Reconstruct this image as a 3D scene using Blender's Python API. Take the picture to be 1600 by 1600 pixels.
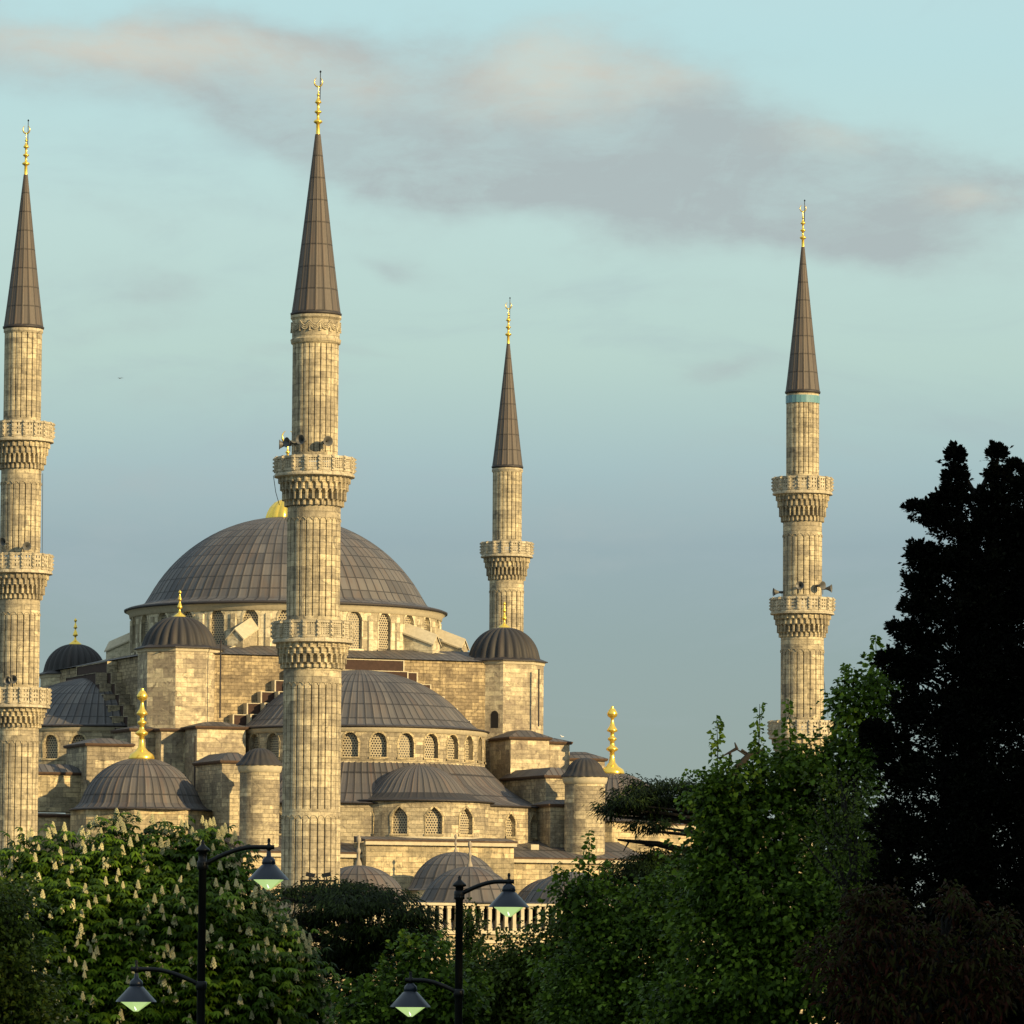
import bpy, math, random
import numpy as np
from mathutils import Vector, Matrix
random.seed(7); rng = np.random.default_rng(7)
S = bpy.context.scene
for o in list(bpy.data.objects): bpy.data.objects.remove(o)
COL = S.collection
# ------------------------------------------------------------------ camera
F = 8000.0                       # focal length in pixels of a 1600 px wide picture
EYE = Vector((0, 0, 6.0))
TH = math.atan(700 / F); RO = 0.0066
fw = Vector((0, math.cos(TH), math.sin(TH)))
r0 = Vector((1, 0, 0)); u0 = Vector((0, -math.sin(TH), math.cos(TH)))
cr = r0 * math.cos(RO) + u0 * math.sin(RO)
cu = u0 * math.cos(RO) - r0 * math.sin(RO)
cam = bpy.data.objects.new('camera', bpy.data.cameras.new('camera')); COL.objects.link(cam)
cam.matrix_world = Matrix(((cr.x, cu.x, -fw.x, EYE.x), (cr.y, cu.y, -fw.y, EYE.y), (cr.z, cu.z, -fw.z, EYE.z), (0, 0, 0, 1)))
cam.data.sensor_width = 36; cam.data.lens = F / 1600 * 36
cam.data.clip_start = 1; cam.data.clip_end = 20000
S.camera = cam
S.view_settings.view_transform = 'Standard'; S.view_settings.look = 'None'
S.view_settings.exposure = 0.62; S.view_settings.gamma = 1
# ------------------------------------------------------------------ sun and sky
SAZ = math.radians(50); SEL = math.radians(17)      # azimuth to the right of straight behind the camera
sd = Vector((math.sin(SAZ) * math.cos(SEL), -math.cos(SAZ) * math.cos(SEL), math.sin(SEL)))
sun = bpy.data.objects.new('sun', bpy.data.lights.new('sun', 'SUN')); COL.objects.link(sun)
sun.data.energy = 5.0; sun.data.color = (1.0, 0.735, 0.37); sun.data.angle = math.radians(0.6)
sun.rotation_euler = sd.to_track_quat('Z', 'Y').to_euler()
sun.location = (60, -60, 80)
world = bpy.data.worlds.new('World'); S.world = world; world.use_nodes = True
nt = world.node_tree; nt.nodes.clear()
class NT:
    """tiny helper that writes node graphs as expressions"""
    def __init__(s, nt): s.nt = nt
    def n(s, t, **k):
        o = s.nt.nodes.new(t)
        for a, b in k.items(): setattr(o, a, b)
        return o
    def put(s, sock, v):
        if isinstance(v, bpy.types.NodeSocket): s.nt.links.new(v, sock)
        elif v is not None: sock.default_value = v
    def m(s, op, a, b=None, c=None, clamp=False):
        o = s.n('ShaderNodeMath', operation=op, use_clamp=clamp)
        for i, v in enumerate((a, b, c)):
            if v is not None: s.put(o.inputs[i], v)
        return o.outputs[0]
    def mix(s, f, a, b, mode='MIX'):
        o = s.n('ShaderNodeMix', data_type='RGBA', blend_type=mode)
        s.put(o.inputs[0], f)
        for i, v in ((6, a), (7, b)):
            s.put(o.inputs[i], v if isinstance(v, bpy.types.NodeSocket) else (*v[:3], 1))
        return o.outputs[2]
    def ramp(s, f, stops, interp='LINEAR'):
        o = s.n('ShaderNodeValToRGB'); s.put(o.inputs[0], f); cr_ = o.color_ramp; cr_.interpolation = interp
        while len(cr_.elements) < len(stops): cr_.elements.new(0.5)
        for e, (p, c) in zip(cr_.elements, stops): e.position = p; e.color = (*c, 1) if len(c) == 3 else c
        return o.outputs[0]
    def noise(s, vec, scale, detail=4, rough=.55, dist=0.0):
        o = s.n('ShaderNodeTexNoise'); s.put(o.inputs['Vector'], vec)
        o.inputs['Scale'].default_value = scale; o.inputs['Detail'].default_value = detail
        o.inputs['Roughness'].default_value = rough; o.inputs['Distortion'].default_value = dist
        return o.outputs[0]
    def sm(s, x, a, b):
        o = s.n('ShaderNodeMapRange', interpolation_type='SMOOTHSTEP'); s.put(o.inputs[0], x)
        o.inputs[1].default_value = a; o.inputs[2].default_value = b
        return o.outputs[0]
    def sep(s, v):
        o = s.n('ShaderNodeSeparateXYZ'); s.put(o.inputs[0], v); return o.outputs
    def comb(s, x, y, z=0.0):
        o = s.n('ShaderNodeCombineXYZ')
        for i, v in enumerate((x, y, z)): s.put(o.inputs[i], v)
        return o.outputs[0]
def lin(r, g, b):
    return tuple(((c / 255) / 12.92 if c <= 10 else ((c / 255 + .055) / 1.055) ** 2.4) for c in (r, g, b))
w = NT(nt)
tc = w.n('ShaderNodeTexCoord').outputs['Generated']
X, Y, Z = w.sep(tc)[:3]
den = w.m('MAXIMUM', w.m('ABSOLUTE', Y), 0.08)
A = w.m('ADD', w.m('MULTIPLY', w.m('DIVIDE', X, den), 5.0), 0.5)        # bearing
B = w.m('MULTIPLY', w.m('DIVIDE', Z, den), 5.0)                          # height above the horizon
sky = w.n('ShaderNodeTexSky', sky_type='NISHITA', sun_disc=False)
sky.sun_elevation = SEL; sky.sun_rotation = math.pi / 2 + (math.pi / 2 - SAZ); sky.air_density = 1.0; sky.dust_density = 1.6
def PB(py): return (1500 - py) / 1600.0
def scl(c, k=10.0): return tuple(v * k for v in c)
veil = w.ramp(w.m('DIVIDE', B, 4.0), [(0.0, lin(160, 170, 160)), (PB(1200) / 4, lin(151, 168, 164)), (PB(1000) / 4, lin(150, 171, 172)),
        (PB(850) / 4, lin(154, 176, 182)), (PB(730) / 4, lin(168, 194, 197)), (PB(560) / 4, lin(187, 214, 206)), (PB(350) / 4, lin(193, 221, 216)),
        (PB(60) / 4, lin(188, 224, 226)), (.34, lin(200, 226, 232)), (.8, lin(198, 216, 226))])
vec = w.comb(A, B, 0.0)
# soft wavy offset so that the cloud banks get an uneven outline
nz1 = w.noise(w.comb(w.m('MULTIPLY', A, 1.0), w.m('MULTIPLY', B, 1.9), 3.1), 3.2, 5, .55)
nz2 = w.noise(w.comb(w.m('MULTIPLY', A, 1.0), w.m('MULTIPLY', B, 1.6), 8.7), 3.6, 5, .55)
Aw = w.m('ADD', A, w.m('MULTIPLY', w.m('SUBTRACT', nz1, .5), .20))
Bw = w.m('ADD', B, w.m('MULTIPLY', w.m('SUBTRACT', nz2, .5), .13))
def blobs(lst):
    tot = None
    for (px, py, rx, ry, slope, st) in lst:
        dx = w.m('SUBTRACT', Aw, px / 1600); dy = w.m('SUBTRACT', Bw, PB(py))
        dy = w.m('ADD', dy, w.m('MULTIPLY', dx, slope))
        q = w.m('ADD', w.m('POWER', w.m('ABSOLUTE', w.m('DIVIDE', dx, rx / 1600)), 2.0), w.m('POWER', w.m('ABSOLUTE', w.m('DIVIDE', dy, ry / 1600)), 2.0))
        g = w.m('MULTIPLY', w.m('EXPONENT', w.m('MULTIPLY', q, -1.0)), st)
        tot = g if tot is None else w.m('ADD', tot, g)
    return tot
bank = blobs([(120, 70, 380, 85, .12, 1.0), (430, 130, 180, 85, .25, .9), (640, 180, 250, 95, .1, .9), (850, 120, 140, 95, 0, 1.1), (1060, 180, 180, 85, .15, .9), (420, 50, 200, 50, .1, .4), (700, 260, 260, 50, .1, .5), (1480, 380, 240, 50, .1, .4), (1440, 260, 170, 50, .1, .6), (340, 620, 260, 22, 0, .25), (1300, 700, 300, 24, 0, .25), (760, 880, 500, 22, 0, .3), (1150, 460, 200, 24, .1, .22), (820, 430, 160, 30, .1, .22), (130, 360, 160, 24, .1, .25),
    (1300, 240, 190, 55, .1, .9), (960, 290, 260, 70, .15, .9), (1250, 330, 260, 40, .12, .8), (1560, 285, 130, 60, 0, 1.0), (480, 230, 140, 40, .3, .5),
    (240, 455, 120, 40, 0, .6), (630, 405, 60, 26, .3, .5), (180, 515, 120, 22, 0, .3), (450, 565, 90, 14, 0, .35), (600, 575, 110, 14, .05, .35), (1110, 575, 70, 22, .1, .55), (1010, 370, 110, 35, 0, .35),
    (300, 770, 420, 50, 0, .35), (1100, 770, 380, 50, 0, .28), (1500, 640, 160, 30, 0, .25), (980, 830, 300, 30, 0, .3), (180, 840, 200, 30, 0, .25), (400, 330, 200, 20, 0, .22), (1450, 440, 120, 25, 0, .2)])
fine = w.noise(w.comb(A, w.m('MULTIPLY', B, 2.2), 1.7), 5.5, 9, .68)
bank = w.sm(w.m('ADD', bank, w.m('MULTIPLY', w.m('SUBTRACT', fine, .5), 1.0)), .02, 1.15)
lit = blobs([(200, 55, 320, 60, .12, 1.0), (860, 85, 130, 65, 0, 1.1), (1060, 115, 110, 30, .1, .6), (1310, 205, 90, 22, 0, .5), (1560, 285, 70, 25, 0, .6), (560, 110, 80, 30, 0, .25)])
lit = w.m('MINIMUM', lit, 1.0)
ccol = w.mix(lit, lin(175, 187, 188), lin(212, 207, 193))
mot = w.noise(w.comb(A, w.m('MULTIPLY', B, 1.5), 5.3), 4.2, 10, .66, .5)
mot2 = w.noise(w.comb(A, w.m('MULTIPLY', B, 3.0), 9.1), 13.0, 8, .65, .3)
tex = w.m('ADD', w.m('MULTIPLY', w.sm(mot, .36, .62), .62), w.m('MULTIPLY', w.sm(mot2, .35, .68), .38))
bank = w.m('MULTIPLY', bank, w.m('ADD', .55, w.m('MULTIPLY', tex, .65)), clamp=True)
thin = w.m('MULTIPLY', w.sm(w.noise(w.comb(A, w.m('MULTIPLY', B, 3.6), 14.2), 2.6, 9, .64, .6), .46, .75), .30)
veil2 = w.mix(thin, veil, lin(168, 184, 192))
paint = w.mix(w.m('MULTIPLY', bank, .95), veil2, ccol)
skys = w.n('ShaderNodeVectorMath', operation='SCALE'); w.put(skys.inputs[0], sky.outputs[0]); skys.inputs[3].default_value = 0.5
pv = w.n('ShaderNodeVectorMath', operation='SCALE'); w.put(pv.inputs[0], paint); pv.inputs[3].default_value = 6.6
final = w.mix(.93, skys.outputs[0], pv.outputs[0])
bg = w.n('ShaderNodeBackground'); w.put(bg.inputs[0], final); bg.inputs[1].default_value = 0.1
out = w.n('ShaderNodeOutputWorld'); nt.links.new(bg.outputs[0], out.inputs[0])

# ------------------------------------------------------------------ projection helpers (measurements -> metres)
def ray(px, py): return fw * F + cr * (px - 800) + cu * (800 - py)
def at(px, py, Yd):
    d = ray(px, py); return EYE + d * (Yd / d.y)
def zrow(x, y, py):
    k = (800 - py) / F
    return EYE.z + (k * (fw.x * x + fw.y * y) - (cu.x * x + cu.y * y)) / (cu.z - k * fw.z)
YAW = math.radians(21.5)
U = Vector((math.cos(YAW), math.sin(YAW), 0)); N = Vector((math.sin(YAW), -math.cos(YAW), 0))
p_ = at(447, 950, 455); C = Vector((p_.x, p_.y, 0))
def W(u, n, z=0.0): return C + U * u + N * n + Vector((0, 0, z))
def RQ(px, py, n):
    """point of the facade plane n metres in front of the hall's centre seen at (px, py): (u, z)"""
    d = ray(px, py); t = (n - (EYE - C).dot(N)) / d.dot(N); P = EYE + d * t
    return (P - C).dot(U), P.z
def axis(px, py, n):
    u, z = RQ(px, py, n); P = W(u, n); return P.x, P.y
def rad(x, y, px): return px * (y * fw.y) / F * 1.0

# ------------------------------------------------------------------ materials
def newmat(name):
    m = bpy.data.materials.new(name); m.use_nodes = True; nt = m.node_tree; nt.nodes.clear()
    h = NT(nt); b = h.n('ShaderNodeBsdfPrincipled'); o = h.n('ShaderNodeOutputMaterial'); nt.links.new(b.outputs[0], o.inputs[0])
    return m, h, b
def stone(name, c1, c2, c3, bw=.95, bh=.36, patch=.5, mort=.62, stain=.5, seed=0.0, patchcol=None):
    m, h, b = newmat(name)
    uv = h.n('ShaderNodeTexCoord').outputs['UV']
    br = h.n('ShaderNodeTexBrick'); h.put(br.inputs['Vector'], uv)
    br.inputs['Scale'].default_value = 1; br.inputs['Brick Width'].default_value = bw; br.inputs['Row Height'].default_value = bh
    br.inputs['Mortar Size'].default_value = .018; br.inputs['Mortar Smooth'].default_value = .3; br.inputs['Bias'].default_value = -.1
    br.offset = .5; br.offset_frequency = 2; br.squash = 1.0
    br.inputs['Color1'].default_value = (*c1, 1); br.inputs['Color2'].default_value = (*c2, 1)
    br.inputs['Mortar'].default_value = (*[c * mort for c in c2], 1)
    br2 = h.n('ShaderNodeTexBrick'); h.put(br2.inputs['Vector'], uv)
    br2.inputs['Scale'].default_value = 1; br2.inputs['Brick Width'].default_value = bw * 2.1; br2.inputs['Row Height'].default_value = bh * 2.0
    br2.inputs['Mortar Size'].default_value = 0; br2.inputs['Color1'].default_value = (0, 0, 0, 1); br2.inputs['Color2'].default_value = (1, 1, 1, 1)
    n1 = h.noise(uv, .35, 5, .6, .6); n2 = h.noise(uv, 2.2, 7, .75)
    pf = h.m('MULTIPLY', h.sm(h.m('ADD', h.m('MULTIPLY', br2.outputs[0], .45), n1), .70, .80), patch)
    col = h.mix(pf, br.outputs[0], patchcol or c3)
    n5 = h.noise(uv, 1.1, 4, .7, 1.2)
    col = h.mix(h.m('MULTIPLY', h.sm(n5, .56, .68), .75), col, tuple(c * .75 for c in c3))
    col = h.mix(h.m('MULTIPLY', h.sm(n5, .42, .32), .45), col, tuple(c * 1.12 for c in c1))
    X, Y, Z = h.sep(uv)[:3]
    streak = h.noise(h.comb(h.m('MULTIPLY', X, 2.2), h.m('MULTIPLY', Y, .12), seed), 1.0, 5, .65)
    wash = h.noise(h.comb(h.m('MULTIPLY', X, .7), h.m('MULTIPLY', Y, 3.2), seed + 4), 1.0, 5, .7, .8)
    f = h.m('ADD', h.m('MULTIPLY', h.sm(streak, .50, .78), stain), h.m('MULTIPLY', h.sm(wash, .52, .74), stain * .75))
    col = h.mix(h.m('MINIMUM', f, .9), col, tuple(c * .42 for c in c3))
    v = h.m('ADD', .0, h.m('MULTIPLY', n2, 1.85))
    col = h.mix(1.0, col, h.comb(v, v, v), 'MULTIPLY')
    h.put(b.inputs['Base Color'], col); b.inputs['Roughness'].default_value = .88; b.inputs['Specular IOR Level'].default_value = .25
    bp = h.n('ShaderNodeBump'); bp.inputs['Strength'].default_value = .7; bp.inputs['Distance'].default_value = .06
    h.put(bp.inputs['Height'], h.m('ADD', h.m('MULTIPLY', br.outputs[1], -1.0), h.m('MULTIPLY', n2, 1.1)))
    h.put(b.inputs['Normal'], bp.outputs[0])
    return m
def lead(name, c1, c2, rust, line=.22, hl=.075):
    m, h, b = newmat(name)
    uv = h.n('ShaderNodeTexCoord').outputs['UV']; X, Y, Z = h.sep(uv)[:3]
    fx = h.m('FRACT', X); fy = h.m('FRACT', Y)
    wn = h.n('ShaderNodeTexWhiteNoise'); h.put(wn.inputs[0], h.comb(h.m('FLOOR', X), h.m('FLOOR', Y), 0))
    n1 = h.noise(h.comb(h.m('MULTIPLY', X, .9), h.m('MULTIPLY', Y, .25), 2), 1.3, 6, .65, .4)
    n2 = h.noise(uv, .22, 4, .6); n3 = h.noise(uv, 6, 4, .7)
    col = h.mix(wn.outputs[0], c1, c2)
    col = h.mix(h.m('MULTIPLY', h.sm(n1, .45, .75), .6), col, rust)
    col = h.mix(h.m('MULTIPLY', h.sm(n2, .45, .7), .45), col, tuple(c * .55 for c in c1))
    col = h.mix(h.m('MULTIPLY', h.sm(n3, .62, .8), .3), col, tuple(c * 1.7 for c in c2))
    # joints between the sheets: rolled seams down the slope, lapped joints across it
    jx = h.m('LESS_THAN', fx, .16); jy = h.m('LESS_THAN', fy, hl)
    j = h.m('MAXIMUM', jx, jy)
    col = h.mix(h.m('MULTIPLY', j, 1 - line), col, tuple(c * .25 for c in c1))
    h.put(b.inputs['Base Color'], col); b.inputs['Metallic'].default_value = .15
    h.put(b.inputs['Roughness'], h.m('ADD', .5, h.m('MULTIPLY', n3, .3))); b.inputs['Specular IOR Level'].default_value = .35
    bp = h.n('ShaderNodeBump'); bp.inputs['Strength'].default_value = .6; bp.inputs['Distance'].default_value = .05
    h.put(bp.inputs['Height'], h.m('ADD', h.m('MULTIPLY', n1, .8), h.m('MULTIPLY', j, .8)))
    h.put(b.inputs['Normal'], bp.outputs[0])
    return m
def plain(name, c, rough=.6, metal=0.0, var=.25, sc=3.0, spec=.4):
    m, h, b = newmat(name)
    n1 = h.noise(h.n('ShaderNodeTexCoord').outputs['Object'], sc, 5, .65)
    v = h.m('ADD', 1 - var / 2, h.m('MULTIPLY', h.m('SUBTRACT', n1, .5), var * 2))
    h.put(b.inputs['Base Color'], h.mix(1.0, (*c,), h.comb(v, v, v), 'MULTIPLY'))
    b.inputs['Roughness'].default_value = rough; b.inputs['Metallic'].default_value = metal; b.inputs['Specular IOR Level'].default_value = spec
    return m
def grille_mat():
    m, h, b = newmat('pierced_window_grille')
    uv = h.n('ShaderNodeTexCoord').outputs['UV']; X, Y, Z = h.sep(uv)[:3]
    s = .235
    gy = h.m('DIVIDE', Y, s * .87); row = h.m('FLOOR', gy)
    gx = h.m('ADD', h.m('DIVIDE', X, s), h.m('MULTIPLY', h.m('MODULO', h.m('ABSOLUTE', row), 2.0), .5))
    dx = h.m('SUBTRACT', h.m('FRACT', gx), .5); dy = h.m('SUBTRACT', h.m('FRACT', gy), .5)
    d = h.m('SQRT', h.m('ADD', h.m('MULTIPLY', dx, dx), h.m('MULTIPLY', dy, dy)))
    hole = h.m('LESS_THAN', d, .34)
    h.put(b.inputs['Base Color'], h.mix(hole, (.36, .31, .21), (.012, .012, .014)))
    h.put(b.inputs['Roughness'], h.m('SUBTRACT', .9, h.m('MULTIPLY', hole, .6)))
    return m
def leafmat(name, c1, c2, c3, rough=.5, trans=.25):
    m, h, b = newmat(name)
    at_ = h.n('ShaderNodeAttribute', attribute_name='tone').outputs['Fac']
    col = h.ramp(at_, [(0.0, c1), (.55, c2), (1.0, c3)])
    h.put(b.inputs['Base Color'], col); b.inputs['Roughness'].default_value = rough; b.inputs['Specular IOR Level'].default_value = .10
    t = h.n('ShaderNodeBsdfTranslucent'); h.put(t.inputs[0], col)
    mx = h.n('ShaderNodeMixShader'); mx.inputs[0].default_value = trans
    h.nt.links.new(b.outputs[0], mx.inputs[1]); h.nt.links.new(t.outputs[0], mx.inputs[2])
    h.nt.links.new(mx.outputs[0], [n for n in h.nt.nodes if n.type == 'OUTPUT_MATERIAL'][0].inputs[0])
    return m
M = {}
M['minaret'] = stone('minaret_limestone', (.53, .455, .30), (.34, .29, .195), (.19, .165, .125), 1.1, .42, .55, .72, .85, 1.0)
M['marble'] = stone('balcony_marble', (.50, .44, .32), (.42, .365, .26), (.28, .25, .18), .7, .5, .3, .7, .28, 2.0)
M['wall'] = stone('coursed_limestone', (.52, .44, .285), (.31, .265, .18), (.17, .145, .11), .95, .34, .65, .7, .85, 3.0)
M['oldwall'] = stone('weathered_brown_wall', (.42, .335, .20), (.26, .205, .125), (.14, .11, .075), .6, .3, .6, .6, .8, 9.0)
M['tower'] = stone('tower_limestone', (.60, .52, .34), (.36, .30, .21), (.19, .155, .12), .95, .40, .6, 1.25, .55, 4.0)
M['drum'] = stone('pale_drum_stone', (.62, .55, .385), (.52, .455, .31), (.23, .195, .135), 1.6, .8, .75, .85, .28, 5.0)
M['facade'] = stone('facade_limestone', (.60, .49, .29), (.38, .31, .19), (.20, .175, .12), 1.1, .42, .65, .62, .7, 6.0)
M['coping'] = plain('pale_stone_coping', (.50, .44, .31), .85, 0, .3)
M['lead'] = lead('lead_sheet', (.078, .076, .078), (.135, .126, .118), (.115, .082, .062))
M['leadb'] = lead('weathered_lead_sheet', (.070, .067, .068), (.122, .112, .105), (.13, .078, .052))
M['spire'] = lead('spire_lead_sheet', (.080, .070, .063), (.118, .101, .086), (.13, .085, .060), .3, .06)
M['eave'] = plain('dark_lead_edge', (.035, .03, .03), .6)
M['brick'] = plain('red_brick_band', (.055, .030, .022), .9, 0, .5)
M['brickedge'] = plain('brown_brick_edge', (.095, .058, .038), .9, 0, .5)
M['gold'] = plain('gilded_copper', (1.0, .68, .12), .24, .8, .08, 3, .5)
M['fstone'] = plain('grey_stone_finial', (.30, .26, .20), .8)
M['grille'] = grille_mat()
M['tile'] = plain('turquoise_tile', (.13, .27, .30), .3)
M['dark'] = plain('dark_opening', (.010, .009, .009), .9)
M['horn'] = plain('grey_loudspeaker_enamel', (.10, .10, .095), .45)
M['black'] = plain('black_painted_iron', (.003, .0035, .004), .45, 0, .3, 3, .25)
M['shade'] = plain('dark_blue_enamel', (.006, .012, .026), .35, .0, .2, 3, .4)
M['kbark'] = plain('black_bark', (.006, .005, .004), .95)
M['bark'] = plain('dark_bark', (.020, .016, .012), .95, 0, .6)
M['bird'] = plain('dark_feathers', (.05, .05, .05), .8)
M['pale'] = plain('pale_feathers', (.7, .7, .66), .8)
M['ground'] = plain('park_grass', (.03, .05, .016), .95, 0, .6, .3)
M['paving'] = plain('stone_paving', (.25, .22, .17), .9, 0, .4, .6)
def lampglass():
    m, h, b = newmat('lit_green_lamp_glass')
    fr = h.n('ShaderNodeLayerWeight'); fr.inputs[0].default_value = .35
    col = h.mix(fr.outputs[1], (.60, .80, .34), (.34, .52, .12))
    h.put(b.inputs['Base Color'], (.25, .35, .16, 1)); b.inputs['Roughness'].default_value = .2
    h.put(b.inputs['Emission Color'], col); b.inputs['Emission Strength'].default_value = .62
    return m
M['glass'] = lampglass()
m_, h_, b_ = newmat('lit_lamp_tube'); b_.inputs['Emission Color'].default_value = (.95, 1, .8, 1); b_.inputs['Emission Strength'].default_value = 1.0; M['tube'] = m_

# ------------------------------------------------------------------ mesh builder
ORI = {}
class MB:
    def __init__(s): s.v = []; s.f = []; s.uv = []
    def vert(s, p): s.v.append((p[0], p[1], p[2])); return len(s.v) - 1
    def face(s, ids, uv=None): s.f.append(tuple(ids)); s.uv.append(uv)
    def quad(s, a, b, c, d, uv=None):
        i = len(s.v); s.v += [tuple(a), tuple(b), tuple(c), tuple(d)]; s.face((i, i + 1, i + 2, i + 3), uv)
    def poly(s, pts, uv=None):
        i = len(s.v); s.v += [tuple(p) for p in pts]; s.face(tuple(range(i, i + len(pts))), uv)
    def grid(s, P, closed=False, uvf=None):
        """P[i][j] rows of points"""
        R, Cn = len(P), len(P[0]); b = len(s.v)
        for row in P: s.v += [tuple(p) for p in row]
        for i in range(R - 1):
            for j in range(Cn if closed else Cn - 1):
                j2 = (j + 1) % Cn
                ids = (b + i * Cn + j, b + i * Cn + j2, b + (i + 1) * Cn + j2, b + (i + 1) * Cn + j)
                s.face(ids, [uvf(i, j), uvf(i, j + 1), uvf(i + 1, j + 1), uvf(i + 1, j)] if uvf else None)
    def lathe(s, x, y, prof, segs=48, a0=0.0, a1=2 * math.pi, rmod=None, uscale=None, vs=None, rref=None, amap=None):
        """prof: (r, z) from bottom to top. uscale: number of sheets around; vs: v per row"""
        closed = abs(a1 - a0 - 2 * math.pi) < 1e-6
        cols = segs if closed else segs + 1
        P = []
        for i, (r, z) in enumerate(prof):
            row = []
            for j in range(cols):
                a = a0 + (a1 - a0) * (amap(j) if amap else j) / segs
                rr = r + (rmod(i, j, r) if rmod else 0)
                row.append((x + rr * math.cos(a), y + rr * math.sin(a), z))
            P.append(row)
        rr_ = rref or max(p[0] for p in prof)
        if uscale is None: uvf = lambda i, j: ((a0 + (a1 - a0) * (amap(j) if amap else j) / segs) * rr_, prof[i][1])
        else: uvf = lambda i, j: (uscale * j / segs + .055, vs[i])
        s.grid(P, closed, uvf)
    def box(s, o, ax, ay, az):
        """box from centre o and half axes"""
        o = Vector(o); c = [o + ax * i + ay * j + az * k for i in (-1, 1) for j in (-1, 1) for k in (-1, 1)]
        for f in ((0, 1, 3, 2), (4, 6, 7, 5), (0, 4, 5, 1), (2, 3, 7, 6), (0, 2, 6, 4), (1, 5, 7, 3)): s.quad(*[c[i] for i in f])
    def tube(s, pts, rs, k=6):
        pts = [Vector(p) for p in pts]; P = []
        for i, p in enumerate(pts):
            d = (pts[min(i + 1, len(pts) - 1)] - pts[max(i - 1, 0)]).normalized()
            a = d.cross(Vector((0.12, 1, .31))).normalized(); b = d.cross(a)
            P.append([p + (a * math.cos(t) + b * math.sin(t)) * rs[i] for t in [2 * math.pi * q / k for q in range(k)]])
        s.grid(P, True)
        s.poly(P[0]); s.poly(P[-1][::-1])
    def build(s, name, mat, parent=None, smooth=False, panels=None, auto_angle=None):
        V = np.array(s.v, dtype=float); c = (V.min(0) + V.max(0)) / 2 if parent is not None else np.array([(V[:, 0].min() + V[:, 0].max()) / 2, (V[:, 1].min() + V[:, 1].max()) / 2, V[:, 2].min()])
        me = bpy.data.meshes.new(name); me.from_pydata([tuple(p) for p in (V - c)], [], s.f)
        uvl = me.uv_layers.new(name='UVMap'); flat = []
        for pi, (f, uv) in enumerate(zip(s.f, s.uv)):
            if uv is None:
                pts = [Vector(s.v[i]) for i in f]
                n = (pts[1] - pts[0]).cross(pts[2] - pts[0])
                if n.length < 1e-9 and len(pts) > 3: n = (pts[2] - pts[0]).cross(pts[3] - pts[0])
                n = n.normalized() if n.length > 1e-9 else Vector((0, 0, 1))
                if abs(n.z) > .97: t = U; w_ = N
                else:
                    t = Vector((-n.y, n.x, 0)).normalized(); w_ = t.cross(n)
                    if w_.z < 0: w_ = -w_
                    if abs(n.z) < .2: w_ = Vector((0, 0, 1))
                su, sv = panels or (1, 1)
                uv = [(p.dot(t) / su, p.dot(w_) / sv) for p in pts]
            for q in uv: flat += [q[0], q[1]]
        uvl.data.foreach_set('uv', flat)
        me.materials.append(mat)
        if smooth: me.polygons.foreach_set('use_smooth', [True] * len(me.polygons))
        me.update()
        o = bpy.data.objects.new(name, me); COL.objects.link(o)
        po = Vector((0, 0, 0))
        if parent is not None: o.parent = parent; po = ORI[parent.name]
        o.location = Vector(c) - po; ORI[o.name] = Vector(c)
        return o
def thing(name, loc, label, cat, group=None):
    o = bpy.data.objects.new(name, None); COL.objects.link(o); o.location = loc; ORI[o.name] = Vector(loc)
    o.empty_display_size = 2; tag(o, label, cat, group); return o
def tag(o, label=None, cat=None, group=None, kind=None):
    if label: o['label'] = label
    if cat: o['category'] = cat
    if group: o['group'] = group
    if kind: o['kind'] = kind
    return o

# ------------------------------------------------------------------ ground
g = MB(); g.quad((-4000, -2000, 0), (4000, -2000, 0), (4000, 6000, 0), (-4000, 6000, 0)); tag(g.build('ground', M['ground']), kind='structure')
g = MB(); pc = [W(-75, 150, .004), W(80, 150, .004), W(80, -80, .004), W(-75, -80, .004)]; g.quad(*pc); tag(g.build('pavement', M['paving']), kind='structure')

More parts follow.
